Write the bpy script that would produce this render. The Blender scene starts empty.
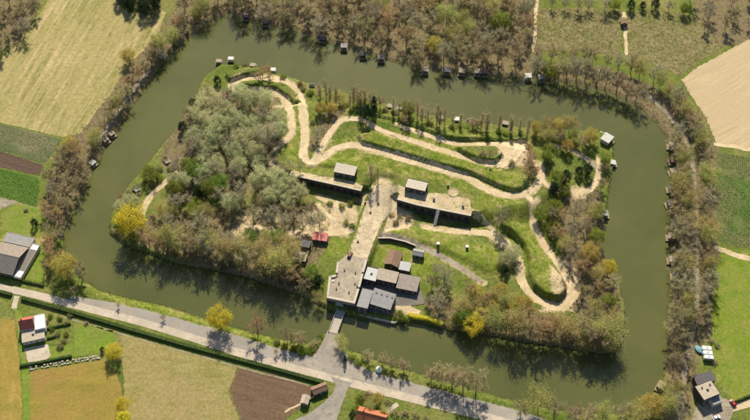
import bpy, bmesh, math, random
import numpy as np
from mathutils import Vector, Matrix
from mathutils.geometry import delaunay_2d_cdt

# ------------------------------------------------------------------ camera, sky, sun, exposure
SC = bpy.context.scene
COL = SC.collection
PITCH = math.radians(52.0)
DIST = 618.0
FPX = 1030.0
CAM = Vector((0, -DIST * math.cos(PITCH), DIST * math.sin(PITCH)))
cd = bpy.data.cameras.new('camera'); cam = bpy.data.objects.new('camera', cd); COL.objects.link(cam)
cd.sensor_width = 36.0; cd.lens = 36.0 * FPX / 750.0; cd.clip_start = 1.0; cd.clip_end = 20000.0
cam.location = CAM; cam.rotation_euler = (math.pi / 2 - PITCH, 0, 0)
SC.camera = cam
SUN_EL, SUN_AZ = math.radians(40.5), math.radians(1.0)
w = bpy.data.worlds.new('World'); SC.world = w; w.use_nodes = True
nt = w.node_tree; bg = nt.nodes['Background']; sky = nt.nodes.new('ShaderNodeTexSky')
sky.sky_type = 'NISHITA'; sky.sun_disc = False; sky.sun_elevation = SUN_EL; sky.sun_rotation = SUN_AZ
nt.links.new(sky.outputs[0], bg.inputs[0]); bg.inputs[1].default_value = 0.08
sl = bpy.data.lights.new('sun', 'SUN'); sl.energy = 5.0; sl.angle = math.radians(0.53); sl.color = (1.0, 0.90, 0.71)
so = bpy.data.objects.new('sun', sl); COL.objects.link(so)
sd_ = Vector((math.sin(SUN_AZ) * math.cos(SUN_EL), math.cos(SUN_AZ) * math.cos(SUN_EL), math.sin(SUN_EL)))
so.rotation_euler = sd_.to_track_quat('Z', 'Y').to_euler()
SC.view_settings.view_transform = 'Standard'; SC.view_settings.look = 'None'
SC.view_settings.exposure = 0.54; SC.view_settings.gamma = 1.0
SC.cycles.max_bounces = 5; SC.cycles.diffuse_bounces = 2; SC.cycles.transparent_max_bounces = 4

RS = random.Random(7)
NR = np.random.default_rng(11)

# ------------------------------------------------------------------ pixel -> place
FW = Vector((0, math.cos(PITCH), -math.sin(PITCH))); UP = Vector((0, math.sin(PITCH), math.cos(PITCH)))
def W(px, py, z=0.0):
    d = FW + UP * ((210 - py) / FPX) + Vector(((px - 375) / FPX, 0, 0))
    t = (z - CAM.z) / d.z
    return CAM + d * t
def WP(pts, z=0.0): return [tuple(W(x, y, z)[:2]) for x, y in pts]

# ------------------------------------------------------------------ terrain
ST = 1.0
fx = np.arange(-330, 330.01, ST); fy = np.arange(-200, 300.01, ST)
def sm(t): t = np.clip(t, 0, 1); return t * t * (3 - 2 * t)
def sdist(poly, X, Y):
    P = np.array(poly, float); n = len(P)
    D = np.full(X.shape, 1e9); ins = np.zeros(X.shape, bool)
    for i in range(n):
        ax, ay = P[i]; bx, by = P[(i + 1) % n]
        ex, ey = bx - ax, by - ay
        t = np.clip(((X - ax) * ex + (Y - ay) * ey) / (ex * ex + ey * ey + 1e-9), 0, 1)
        D = np.minimum(D, (X - ax - t * ex) ** 2 + (Y - ay - t * ey) ** 2)
        c = ((ay > Y) != (by > Y)) & (X < (bx - ax) * (Y - ay) / (by - ay + 1e-12) + ax)
        ins ^= c
    D = np.sqrt(D); return np.where(ins, D, -D)
def pdist(line, X, Y):
    P = np.array(line, float); D = np.full(np.shape(X), 1e9)
    for i in range(len(P) - 1):
        ax, ay = P[i][:2]; bx, by = P[i + 1][:2]; ex, ey = bx - ax, by - ay
        t = np.clip(((X - ax) * ex + (Y - ay) * ey) / (ex * ex + ey * ey + 1e-9), 0, 1)
        D = np.minimum(D, (X - ax - t * ex) ** 2 + (Y - ay - t * ey) ** 2)
    return np.sqrt(D)
def vnoise(X, Y, s, seed):
    r = np.random.default_rng(seed); T = r.random((256, 256))
    u = X / s + 1000; v = Y / s + 1000
    i = np.floor(u).astype(int); j = np.floor(v).astype(int); a = sm(u - i); b = sm(v - j)
    g = lambda p, q: T[p % 256, q % 256]
    return (g(i, j) * (1 - a) + g(i + 1, j) * a) * (1 - b) + (g(i, j + 1) * (1 - a) + g(i + 1, j + 1) * a) * b

OUTER = WP([(203, 27), (228, 14), (262, 23), (300, 32), (345, 47), (385, 60), (430, 71), (480, 75), (540, 79), (580, 84),
            (612, 93), (640, 108), (658, 124), (668, 140), (672, 160), (671, 200), (671, 235), (670, 280), (668, 325), (667, 365),
            (663, 388), (650, 404), (620, 413), (590, 414), (560, 410), (530, 404), (500, 397), (470, 388), (440, 380), (410, 371),
            (385, 364), (360, 354), (346, 349), (341, 342), (338.5, 333), (327, 331.5), (320, 339), (308, 343), (273, 338), (235, 328),
            (205, 319), (165, 306), (130, 299), (100, 291), (78, 277), (64, 258), (64, 232), (76, 205), (88, 182), (106, 147),
            (132, 106), (162, 64), (185, 40)], -1.0)
ISLE = WP([(195, 100), (205, 78), (222, 66), (250, 69), (290, 79), (330, 92), (370, 101), (410, 113), (450, 120), (490, 126),
           (530, 130), (570, 132), (603, 134), (612, 141), (613, 165), (608, 190), (605, 215), (600, 235), (603, 255), (612, 270),
           (620, 290), (624, 310), (624, 330), (620, 348), (603, 353), (570, 347), (530, 342), (500, 336), (470, 332), (440, 327),
           (415, 320), (393, 323), (350, 315), (330, 309), (318, 303), (300, 294), (280, 287), (250, 277), (220, 270), (180, 263),
           (150, 253), (125, 244), (110, 232), (112, 215), (120, 200), (131, 185), (146, 168), (162, 148), (178, 128)], -1.0)

FACE_L = [(289, 175), (310, 179.5), (335, 185), (361, 191)]      # top edge of the two casemate fronts
FACE_R = [(397, 199.5), (416, 205), (438, 209.5), (471, 216)]
ZT = 6.6
PLATEAU = WP([(262, 170), (289, 172.5), (335, 182.5), (361, 188.5), (372, 178), (392, 178), (397, 197), (438, 207), (471, 213.5),
              (500, 215), (540, 205), (565, 180), (550, 150), (500, 140), (440, 132), (390, 118), (345, 108), (300, 100), (275, 120)], ZT)
MOUNDS = [  # polygon px, height, edge width, drawn at height
    ([(357, 136), (374, 133), (412, 146), (450, 157), (490, 169), (520, 177), (528, 182), (521, 190), (512, 191), (498, 186), (472, 174), (425, 161), (385, 149), (362, 143)], 2.6, 1.7, 7),
    ([(455, 147), (477, 147), (498, 148), (503, 155), (496, 162), (477, 160), (463, 153)], 2.8, 1.5, 7),
    ([(350, 112), (370, 114), (395, 120), (412, 125), (426, 131), (441, 138), (460, 141), (480, 140), (505, 139), (527, 137), (528, 131), (500, 129), (470, 127), (440, 121), (410, 111), (380, 104), (350, 104)], 3.0, 1.7, 6),
    ([(241, 81), (262, 80), (285, 83), (297, 92), (300, 103), (295, 104), (288, 96), (275, 87), (255, 86), (242, 85)], 2.6, 1.5, 3),
    ([(229, 80), (245, 74), (262, 72), (262, 67), (240, 68), (225, 74)], 2.6, 1.5, 3),
    ([(503, 204), (514, 205), (520, 222), (530, 238), (541, 250), (553, 264), (563, 276), (567, 289), (559, 297), (545, 293), (534, 284), (529, 272), (530, 259), (524, 243), (512, 230), (500, 224)], 4.2, 1.8, 5),
    ([(385, 232), (410, 226), (440, 232), (470, 237), (498, 250), (500, 265), (490, 272), (470, 262), (440, 248), (415, 240)], 1.6, 5.0, 2.5),
    ([(290, 148), (303, 163), (330, 168), (360, 172), (360, 160), (330, 160), (318, 166), (308, 168), (298, 158)], 1.2, 2.5, 6),
]
ROADC = WP([(347, 262), (350, 250), (357, 233), (363, 213), (369, 196), (380, 180), (392, 182), (388, 205), (380, 228), (374, 246), (366, 268)], 3.5)
DITCH = WP([(414, 209), (440, 214), (475, 221), (492, 227), (478, 229), (455, 227.5), (437, 225.5), (424, 221), (416, 214)], 0.0)
DITCHL = WP([(288, 180), (310, 185), (335, 190), (360, 196), (356, 202), (335, 198), (310, 192), (289, 187)], 0.0)
PLATS = [(np.array(p), h) for p, h in ()]

def height(X, Y):
    dO = sdist(OUTER, X, Y); dI = sdist(ISLE, X, Y)
    H = np.where(dO < 0, -1 + sm(-dO / 3.2), 0.0)
    moat = (dO >= 0) & (dI <= 0)
    d = np.minimum(dO, -dI)
    H = np.where(moat, -1 - 1.6 * sm(d / 5), H)
    n1 = vnoise(X, Y, 9, 1) - .5; n2 = vnoise(X, Y, 3.5, 2) - .5
    isl = dI > 0
    H = np.where(isl, -1 + 2.0 * sm(dI / 4) + (0.5 * n1 + 0.25 * n2) * sm((dI - 2) / 6), H)
    dp = sdist(PLATEAU, X, Y)
    Lp = np.array(WP(FACE_L, ZT) + WP([(361, 191), (397, 199.5)], ZT) + WP(FACE_R, ZT))
    nearf = np.minimum(pdist(WP(FACE_L, ZT), X, Y), pdist(WP(FACE_R, ZT), X, Y))
    wdt = np.where(nearf < 6, 1.6, 9.0)
    ramp = np.where(nearf < 6, dp / 1.6, (dp + 7) / 12.0)
    H = np.where(isl, np.maximum(H, 1 + (ZT - 1.15) * sm(ramp)), H)
    # central ramp down from the gatehouse roof
    dr = sdist(ROADC, X, Y)
    y0 = W(357, 268, 6).y; y1 = W(380, 186, 4).y
    t = np.clip((Y - y0) / (y1 - y0), 0, 1)
    hr = 5.8 - 3.2 * sm(t * 1.15) + 2.4 * sm((t - .72) / .3)
    k = sm((dr + 2.5) / 3.0)
    H = np.where(isl & (dr > -2.5), H * (1 - k) + hr * k, H)
    for p, h, wd, z in MOUNDS:
        q = sdist(WP(p, z), X, Y)
        H = H + np.where(isl, h * sm((q + wd * .5) / wd), 0) * (1 + .25 * n1)
    q = sdist(DITCHL, X, Y); H = H - .9 * sm((q + .6) / 2.5)
    q = sdist(DITCH, X, Y); H = H - 1.6 * sm((q + .6) / 2.0)
    return H
GX, GY = np.meshgrid(fx, fy)
HG = height(GX, GY)
def Z(x, y):
    u = min(max((x - fx[0]) / ST, 0), len(fx) - 1.001); v = min(max((y - fy[0]) / ST, 0), len(fy) - 1.001)
    i, j = int(u), int(v); a, b = u - i, v - j
    return float((HG[j, i] * (1 - a) + HG[j, i + 1] * a) * (1 - b) + (HG[j + 1, i] * (1 - a) + HG[j + 1, i + 1] * a) * b)
def G(px, py):
    z = 1.0
    for _ in range(14):
        p = W(px, py, z); z = z * .4 + .6 * Z(p.x, p.y)
    p = W(px, py, z); return Vector((p.x, p.y, Z(p.x, p.y)))

# ------------------------------------------------------------------ materials
MATS = {}
def rgb(c): return (c[0], c[1], c[2], 1)
class NT:
    def __init__(s, name):
        s.m = bpy.data.materials.new(name); s.m.use_nodes = True; s.t = s.m.node_tree; s.n = s.t.nodes; s.l = s.t.links
        s.b = s.n['Principled BSDF']; MATS[name] = s.m
    def new(s, t, **k):
        o = s.n.new(t)
        for a, v in k.items(): setattr(o, a, v)
        return o
    def link(s, a, b): s.l.new(a, b)
    def coord(s, kind, rot=0.0, scale=(1, 1, 1)):
        mp = s.new('ShaderNodeMapping'); mp.inputs['Rotation'].default_value = (0, 0, rot); mp.inputs['Scale'].default_value = scale
        if kind == 'world': s.link(s.new('ShaderNodeNewGeometry').outputs['Position'], mp.inputs[0])
        else: s.link(s.new('ShaderNodeTexCoord').outputs['Object'], mp.inputs[0])
        return mp.outputs[0]
    def noise(s, co, sc, det=4, rough=.6, dist=0):
        n = s.new('ShaderNodeTexNoise'); n.inputs['Scale'].default_value = sc; n.inputs['Detail'].default_value = det
        n.inputs['Roughness'].default_value = rough; n.inputs['Distortion'].default_value = dist
        s.link(co, n.inputs['Vector']); return n.outputs[0]
    def ramp(s, f, stops):
        r = s.new('ShaderNodeValToRGB'); e = r.color_ramp.elements
        while len(e) < len(stops): e.new(.5)
        for q, (p, c) in zip(e, stops): q.position = p; q.color = rgb(c)
        s.link(f, r.inputs[0]); return r.outputs[0]
    def mix(s, f, a, b, mode='MIX'):
        x = s.new('ShaderNodeMix', data_type='RGBA', blend_type=mode)
        if isinstance(f, (int, float)): x.inputs[0].default_value = f
        else: s.link(f, x.inputs[0])
        for i, v in ((6, a), (7, b)):
            if isinstance(v, tuple): x.inputs[i].default_value = rgb(v)
            else: s.link(v, x.inputs[i])
        return x.outputs[2]
    def math(s, op, a, b=0.0):
        x = s.new('ShaderNodeMath', operation=op)
        for i, v in enumerate((a, b)):
            if isinstance(v, (int, float)): x.inputs[i].default_value = v
            else: s.link(v, x.inputs[i])
        return x.outputs[0]
    def bump(s, f, st, dist):
        b = s.new('ShaderNodeBump'); b.inputs['Strength'].default_value = st; b.inputs['Distance'].default_value = dist
        s.link(f, b.inputs['Height']); s.link(b.outputs[0], s.b.inputs['Normal'])
    def done(s, col, rough=.9, spec=.2):
        if isinstance(col, tuple): s.b.inputs['Base Color'].default_value = rgb(col)
        else: s.link(col, s.b.inputs['Base Color'])
        s.b.inputs['Roughness'].default_value = rough; s.b.inputs['Specular IOR Level'].default_value = spec
        return s.m

def surf(name, a, b, c=None, s1=.05, s2=.8, rot=0, stretch=(1, 1, 1), rough=.9, bump=.25, patch=None, lo=.35, hi=.65, fine=.5, coord='world', spec=.2):
    """mottled surface: large patches a<->b, fine grain, optional third colour streaks"""
    n = NT(name); co = n.coord(coord, rot, stretch); co1 = n.coord(coord)
    big = n.noise(co, s1, 5, .65, .6)
    col = n.ramp(big, [(lo, a), (hi, b)])
    if c:
        f = n.noise(co1, s1 * 3.1, 4, .7); f = n.ramp(f, [(.5, (0, 0, 0)), (.66, (1, 1, 1))]); col = n.mix(f, col, c)
    g = n.noise(co1, s2, 3, .7)
    gr = n.ramp(g, [(.28, (1 - fine,) * 3), (.72, (1 + fine * .55,) * 3)])
    col = n.mix(1.0, col, gr, 'MULTIPLY')
    if bump: n.bump(g, bump, .5)
    return n.done(col, rough, spec)

def leafm(name, a, b, trans=.3, vary=.35, hue=.03):
    n = NT(name); ri = n.new('ShaderNodeNewGeometry').outputs['Random Per Island']
    oi = n.new('ShaderNodeObjectInfo').outputs['Random']
    col = n.mix(ri, a, b)
    hs = n.new('ShaderNodeHueSaturation')
    v = n.math('MULTIPLY_ADD', oi, vary); n.n[-1].inputs[2].default_value = 1 - vary / 2
    h = n.math('FRACT', n.math('MULTIPLY', oi, 7.31)); h2 = n.math('MULTIPLY_ADD', h, hue * 2); n.n[-1].inputs[2].default_value = .5 - hue
    n.link(v, hs.inputs['Value']); n.link(h2, hs.inputs['Hue']); n.link(col, hs.inputs['Color'])
    n.link(hs.outputs[0], n.b.inputs['Base Color']); n.b.inputs['Roughness'].default_value = .8; n.b.inputs['Specular IOR Level'].default_value = .15
    if trans:
        tr = n.new('ShaderNodeBsdfTranslucent'); n.link(hs.outputs[0], tr.inputs[0])
        mx = n.new('ShaderNodeMixShader'); mx.inputs[0].default_value = trans
        n.link(n.b.outputs[0], mx.inputs[1]); n.link(tr.outputs[0], mx.inputs[2]); n.link(mx.outputs[0], n.n['Material Output'].inputs[0])
    return n.m
def solid(name, c, rough=.7, var=.25, sc=1.2, spec=.25, metal=0):
    n = NT(name); co = n.coord('object'); f = n.noise(co, sc, 5, .7)
    col = n.mix(1.0, n.ramp(f, [(.25, (1 - var,) * 3), (.75, (1 + var * .6,) * 3)]), c, 'MULTIPLY')
    n.b.inputs['Metallic'].default_value = metal
    return n.done(col, rough, spec)

# ground
def ground_mat():
    n = NT('ground'); co = n.coord('world')
    big = n.noise(co, .035, 6, .65, .5); fine = n.noise(co, .55, 4, .7); mid = n.noise(co, .16, 5, .7)
    grass = n.ramp(big, [(.32, (.09, .13, .022)), (.5, (.135, .165, .034)), (.68, (.23, .205, .075))])
    lush = n.ramp(mid, [(.3, (.115, .165, .018)), (.48, (.165, .205, .03)), (.60, (.26, .245, .075)), (.74, (.36, .29, .14))])
    lit = n.ramp(mid, [(.3, (.12, .092, .052)), (.5, (.20, .155, .09)), (.62, (.16, .155, .06)), (.75, (.30, .235, .145))])
    sand = n.ramp(mid, [(.3, (.36, .28, .16)), (.7, (.57, .455, .29))])
    def att(k, soft=.22):
        a = n.new('ShaderNodeAttribute', attribute_name=k).outputs['Fac']
        t = n.math('ADD', a, n.math('MULTIPLY', n.math('SUBTRACT', mid, .5), .9)); t = n.math('ADD', t, n.math('MULTIPLY', n.math('SUBTRACT', fine, .5), .5))
        r = n.new('ShaderNodeMapRange'); r.inputs[1].default_value = .5 - soft; r.inputs[2].default_value = .5 + soft; n.link(t, r.inputs[0]); return r.outputs[0]
    col = n.mix(att('lush'), grass, lush); col = n.mix(att('litter'), col, lit); col = n.mix(att('sand'), col, sand)
    col = n.mix(1.0, col, n.ramp(fine, [(.28, (.55,) * 3), (.72, (1.3,) * 3)]), 'MULTIPLY')
    n.bump(fine, .5, .6)
    return n.done(col, .95, .1)
M_GROUND = ground_mat()
M_PATH = surf('path_sand', (.47, .365, .22), (.62, .50, .325), (.42, .335, .19), s1=.09, s2=1.1, bump=.2, fine=.22)
M_SANDROOF = surf('sand_roof', (.42, .325, .195), (.58, .47, .30), (.27, .245, .10), s1=.10, s2=1.4, bump=.2, fine=.3)
M_TRACK = surf('grey_track', (.24, .20, .16), (.36, .31, .24), (.18, .16, .09), s1=.12, s2=1.0, bump=.2, fine=.25)
M_ROAD = surf('road_concrete', (.40, .34, .265), (.52, .445, .35), (.36, .31, .25), s1=.09, s2=1.6, bump=.05, fine=.2)
M_ASPH = surf('asphalt', (.25, .23, .205), (.335, .305, .27), (.30, .255, .19), s1=.06, s2=1.8, bump=.08, fine=.16)
def water_mat():
    n = NT('water'); co = n.coord('world')
    f = n.noise(co, .014, 5, .6, .8); col = n.ramp(f, [(.32, (.071, .080, .025)), (.5, (.086, .093, .030)), (.68, (.104, .108, .037))])
    r = n.noise(n.coord('world', .3, (1, 2.2, 1)), 1.3, 3, .6); n.bump(r, .035, .2)
    m = n.done(col, .02, .5); n.b.inputs['IOR'].default_value = 1.333; return m
M_WATER = water_mat()

# ------------------------------------------------------------------ object helpers
def mesh(name, v, f, m=None, parent=None, smooth=False):
    me = bpy.data.meshes.new(name); me.from_pydata([tuple(p) for p in v], [], f)
    if m: me.materials.append(m)
    if smooth:
        me.polygons.foreach_set('use_smooth', [True] * len(me.polygons))
    o = bpy.data.objects.new(name, me); COL.objects.link(o)
    if parent: o.parent = parent
    return o
def npmesh(name, V, F, m):
    """fast mesh from arrays; F (n,3) or (n,4)"""
    me = bpy.data.meshes.new(name); k = F.shape[1]
    me.vertices.add(len(V)); me.vertices.foreach_set('co', V.astype(np.float32).ravel())
    me.loops.add(F.size); me.loops.foreach_set('vertex_index', F.astype(np.int32).ravel())
    me.polygons.add(len(F)); me.polygons.foreach_set('loop_start', np.arange(0, F.size, k, dtype=np.int32))
    me.polygons.foreach_set('loop_total', np.full(len(F), k, np.int32))
    me.update(calc_edges=True); me.materials.append(m); return me
def link(name, me, parent=None):
    o = bpy.data.objects.new(name, me); COL.objects.link(o)
    if parent: o.parent = parent
    return o
def tag(o, label=None, cat=None, group=None, kind=None):
    if label: o['label'] = label
    if cat: o['category'] = cat
    if group: o['group'] = group
    if kind: o['kind'] = kind
    return o
def empty(name, loc, rz=0, label=None, cat=None, group=None):
    o = bpy.data.objects.new(name, None); COL.objects.link(o); o.location = loc; o.rotation_euler = (0, 0, rz); o.empty_display_size = .5
    return tag(o, label, cat, group)
class MB:
    def __init__(s): s.v = []; s.f = []
    def add(s, v, f):
        b = len(s.v); s.v += [tuple(p) for p in v]; s.f += [tuple(i + b for i in q) for q in f]; return s
    def box(s, x0, x1, y0, y1, z0, z1):
        return s.add([(x0, y0, z0), (x1, y0, z0), (x1, y1, z0), (x0, y1, z0), (x0, y0, z1), (x1, y0, z1), (x1, y1, z1), (x0, y1, z1)],
                     [(0, 3, 2, 1), (4, 5, 6, 7), (0, 1, 5, 4), (1, 2, 6, 5), (2, 3, 7, 6), (3, 0, 4, 7)])
    def prism(s, poly, z0, z1):
        n = len(poly)
        a = sum(poly[i][0] * poly[(i + 1) % n][1] - poly[(i + 1) % n][0] * poly[i][1] for i in range(n))
        if a < 0: poly = poly[::-1]
        v = [(x, y, z0) for x, y in poly] + [(x, y, z1) for x, y in poly]
        return s.add(v, [tuple(range(n - 1, -1, -1)), tuple(range(n, 2 * n))] + [(i, (i + 1) % n, n + (i + 1) % n, n + i) for i in range(n)])
    def tube(s, p0, p1, r0, r1, k=6):
        p0 = Vector(p0); p1 = Vector(p1); d = (p1 - p0)
        q = d.normalized().to_track_quat('Z', 'Y').to_matrix(); v = []
        for p, r in ((p0, r0), (p1, r1)):
            for i in range(k):
                a = 2 * math.pi * i / k; v.append(p + q @ Vector((r * math.cos(a), r * math.sin(a), 0)))
        return s.add(v, [(i, (i + 1) % k, k + (i + 1) % k, k + i) for i in range(k)] + [tuple(range(k - 1, -1, -1)), tuple(range(k, 2 * k))])
    def build(s, name, m, parent=None): return mesh(name, s.v, s.f, m, parent)

def densify(poly, step, jit, closed=True, rng=RS):
    out = []; n = len(poly)
    for i in range(n if closed else n - 1):
        a = Vector(poly[i][:2]); b = Vector(poly[(i + 1) % n][:2]); L = (b - a).length; k = max(1, int(L / step))
        nr = Vector((-(b - a).y, (b - a).x)).normalized() if L > 0 else Vector((0, 0))
        for j in range(k): out.append(tuple(a + (b - a) * (j / k) + nr * rng.uniform(-jit, jit)))
    if not closed: out.append(tuple(poly[-1][:2]))
    return out
def smoothline(pts, closed=False, sub=6):
    P = [Vector(p) for p in pts]; n = len(P); out = []
    for i in range(n if closed else n - 1):
        if closed: a, b, c, d = P[i - 1], P[i], P[(i + 1) % n], P[(i + 2) % n]
        else: a, b, c, d = P[max(i - 1, 0)], P[i], P[i + 1], P[min(i + 2, n - 1)]
        for k in range(sub):
            t = k / sub
            out.append(.5 * ((2 * b) + (c - a) * t + (2 * a - 5 * b + 4 * c - d) * t * t + (3 * b - a - 3 * c + d) * t ** 3))
    if not closed: out.append(P[-1])
    return out
PATHS = []
BLOCK = []   # polygons / lines where no tree may stand
def sheet(name, px, m, lift=.06, jit=.35, step=2.0, drape=False, kind='structure', block=False, world=None, flatz=None):
    if world: P = world
    elif drape: P = [tuple(G(x, y)[:2]) for x, y in px]
    else: P = WP(px, flatz or 0)
    B = densify(P, step * .7, jit * 1.5); pts = [Vector(p) for p in B]; nb = len(pts)
    if drape:
        xs = [p[0] for p in B]; ys = [p[1] for p in B]
        X, Y = np.meshgrid(np.arange(min(xs), max(xs), 1.3), np.arange(min(ys), max(ys), 1.3))
        ins = sdist(B, X, Y) > .6
        pts += [Vector((x, y)) for x, y in zip(X[ins], Y[ins])]
    r = delaunay_2d_cdt(pts, [], [list(range(nb))], 1, 1e-4)
    V = [(p.x, p.y, (Z(p.x, p.y) if drape else (flatz or 0)) + lift) for p in r[0]]
    F = []
    for f in r[2]:
        a, b, c = [Vector(V[i][:2]) for i in f[:3]]
        F.append(tuple(f) if (b - a).cross(c - a) > 0 else tuple(f[::-1]))
    o = mesh(name, V, F, m); tag(o, kind=kind)
    if block: BLOCK.append(('poly', P, 0.8))
    return o
def ribbon(name, px, wpx, m, lift=.12, jit=.3, drape=True, block=True, sub=7, acr=5, world=None):
    pts = smoothline([Vector((x, y, 0)) for x, y in px], sub=sub)
    C = []
    for p in pts:
        C.append(G(p.x, p.y) if drape else W(p.x, p.y, 0))
    # resample
    R = [C[0]]; 
    for p in C[1:]:
        while (p.xy - R[-1].xy).length > 1.3:
            R.append(R[-1] + (p - R[-1]).normalized() * 1.2)
            if len(R) > 4000: break
    n = len(R); V = []; F = []; ws = wpx if isinstance(wpx, (list, tuple)) else [wpx, wpx]
    if name == 'path':
        ws = [q * 1.08 for q in ws]; jit = .55; PATHS.append(([tuple(p.xy) for p in R[::2]] + [tuple(R[-1].xy)], max(ws) / 2, sum(ws) / len(ws) / 2))
    if name == 'path': lift = .04 + (lift - .15) * .5
    sj = [0.0, 0.0]
    for i, p in enumerate(R):
        d = (R[min(i + 2, n - 1)].xy - R[max(i - 2, 0)].xy).normalized(); nr = Vector((-d.y, d.x))
        t = i / max(1, n - 1) * (len(ws) - 1); k = min(int(t), len(ws) - 2); hw = (ws[k] * (1 - t + k) + ws[k + 1] * (t - k)) / 2
        for j in range(acr):
            s = -1 + 2 * j / (acr - 1); q = p.xy + nr * (s * hw)
            if j in (0, acr - 1):
                e_ = 0 if j == 0 else 1; sj[e_] = sj[e_] * .75 + RS.uniform(-jit, jit) * .8; q = q + nr * sj[e_]
            V.append((q.x, q.y, (Z(q.x, q.y) if drape else 0) + lift))
    for i in range(n - 1):
        for j in range(acr - 1):
            a = i * acr + j; F.append((a, a + acr, a + acr + 1, a + 1) if False else (a + 1, a + acr + 1, a + acr, a))
    F = [f[::-1] for f in F] if F and (Vector(V[F[0][1]]) - Vector(V[F[0][0]])).cross(Vector(V[F[0][2]]) - Vector(V[F[0][0]])).z < 0 else F
    o = mesh(name, V, F, m); tag(o, kind='structure')
    if block: BLOCK.append(('line', [tuple(p.xy) for p in R[::3]] + [tuple(R[-1].xy)], max(ws) / 2 + .6))
    return o

# ------------------------------------------------------------------ ground sheet and water
def grow(a, out):
    g = [a]; s = ST
    while abs(g[-1]) < out: s *= 1.35; g.append(g[-1] + math.copysign(s, a) * 1.0)
    return g[1:]
ex = np.array(sorted(grow(fx[0], 5000)) + list(fx) + grow(fx[-1], 5000)); ey = np.array(sorted(grow(fy[0], 5000)) + list(fy) + grow(fy[-1], 9000))
EX, EY = np.meshgrid(ex, ey); EH = np.zeros(EX.shape)
i0 = int(np.where(ex == fx[0])[0][0]); j0 = int(np.where(ey == fy[0])[0][0])
EH[j0:j0 + len(fy), i0:i0 + len(fx)] = HG
nx, ny = len(ex), len(ey)
idx = np.arange(nx * ny).reshape(ny, nx)
FQ = np.stack([idx[:-1, :-1], idx[:-1, 1:], idx[1:, 1:], idx[1:, :-1]], -1).reshape(-1, 4)
gme = npmesh('ground', np.stack([EX, EY, EH], -1).reshape(-1, 3), FQ, M_GROUND)
ground = link('ground', gme); tag(ground, kind='structure')
def mask(polys, soft):
    D = np.full(EX.shape, -1e3)
    for p, z in polys: D = np.maximum(D, sdist(WP(p, z), EX, EY))
    return np.clip(.5 + D / soft, 0, 1)
LIT = [([(150, 40), (205, -30), (540, -30), (540, 62), (610, 68), (650, 85), (690, 110), (720, 150), (716, 330), (700, 350), (690, 425), (660, 425),
         (670, 330), (672, 160), (655, 122), (612, 92), (540, 79), (430, 71), (345, 47), (262, 23), (228, 14), (203, 27), (162, 64), (106, 147), (64, 232), (40, 215), (60, 150), (110, 90)], 0),
       ([(110, 232), (150, 215), (240, 205), (330, 205), (330, 240), (300, 294), (200, 268)], 1), ([(560, 190), (600, 190), (620, 290), (624, 350), (560, 345), (560, 250)], 1),
       ([(420, 300), (500, 300), (560, 320), (620, 340), (600, 353), (440, 327)], 1), ([(-60, -40), (60, -40), (20, 45), (-60, 60)], 0), ([(180, 90), (280, 95), (280, 190), (180, 200), (160, 160)], 1),
       ([(690, -20), (800, -20), (760, 40), (700, 50)], 0)]
LUSH = [([(300, 100), (330, 140), (420, 130), (530, 180), (510, 200), (380, 170), (300, 175), (280, 150)], 6), ([(480, 195), (520, 195), (570, 290), (545, 300), (525, 260), (490, 225), (470, 205)], 5),
        ([(375, 225), (410, 228), (500, 250), (500, 275), (440, 258), (420, 280), (375, 262)], 2), ([(345, 235), (322, 240), (325, 258), (348, 252)], 1),
        ([(0, 210), (40, 205), (42, 285), (0, 285)], 0), ([(80, 285), (140, 296), (230, 322), (300, 338), (290, 352), (130, 310)], 0), ([(710, 250), (800, 250), (800, 440), (715, 380)], 0)]
LIT.append(([(383, 202), (398, 204), (416, 214), (412, 226), (388, 228)], 2)); LIT.append(([(300, 160), (330, 100), (350, 103), (330, 140)], 5))
SAND = [([(296, 214), (330, 208), (350, 214), (350, 231), (300, 231)], 1), ([(256, 206), (290, 205), (300, 218), (262, 222)], 1), ([(480, 229), (505, 236), (520, 256), (510, 252), (492, 240)], 2), ([(362, 190), (380, 178), (400, 190), (400, 215), (375, 225), (360, 215)], 3), ([(280, 230), (348, 230), (348, 236), (280, 238)], 1), ([(380, 205), (398, 205), (415, 215), (410, 228), (380, 232)], 2),
        ([(325, 197), (356, 206), (360, 225), (325, 226)], 1), ([(570, 184), (592, 184), (588, 196), (566, 198)], 3), ([(236, 216), (252, 216), (250, 236), (232, 236)], 1),
        ([(495, 140), (530, 140), (535, 165), (500, 170)], 6), ([(550, 262), (575, 285), (572, 312), (540, 310), (550, 300)], 2)]
gme.polygons.foreach_set('use_smooth', np.ones(len(gme.polygons), bool))
wp = densify([tuple(Vector(p)) for p in OUTER], 400, 0)
# the water sheet reaches a little under the banks all round
cx = sum(p[0] for p in OUTER) / len(OUTER); cy = sum(p[1] for p in OUTER) / len(OUTER)
WV = [(cx + (x - cx) * 1.012, cy + (y - cy) * 1.012) for x, y in OUTER]
r = delaunay_2d_cdt([Vector(p) for p in WV], [], [list(range(len(WV)))], 1, 1e-4)
wo = mesh('water', [(p.x, p.y, -1.0) for p in r[0]], [tuple(f) for f in r[2]], M_WATER); tag(wo, kind='structure')
bm = bmesh.new(); bm.from_mesh(wo.data); bmesh.ops.recalc_face_normals(bm, faces=bm.faces)
if sum(f.normal.z for f in bm.faces) < 0: bmesh.ops.reverse_faces(bm, faces=bm.faces)
bm.to_mesh(wo.data); bm.free()

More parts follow.
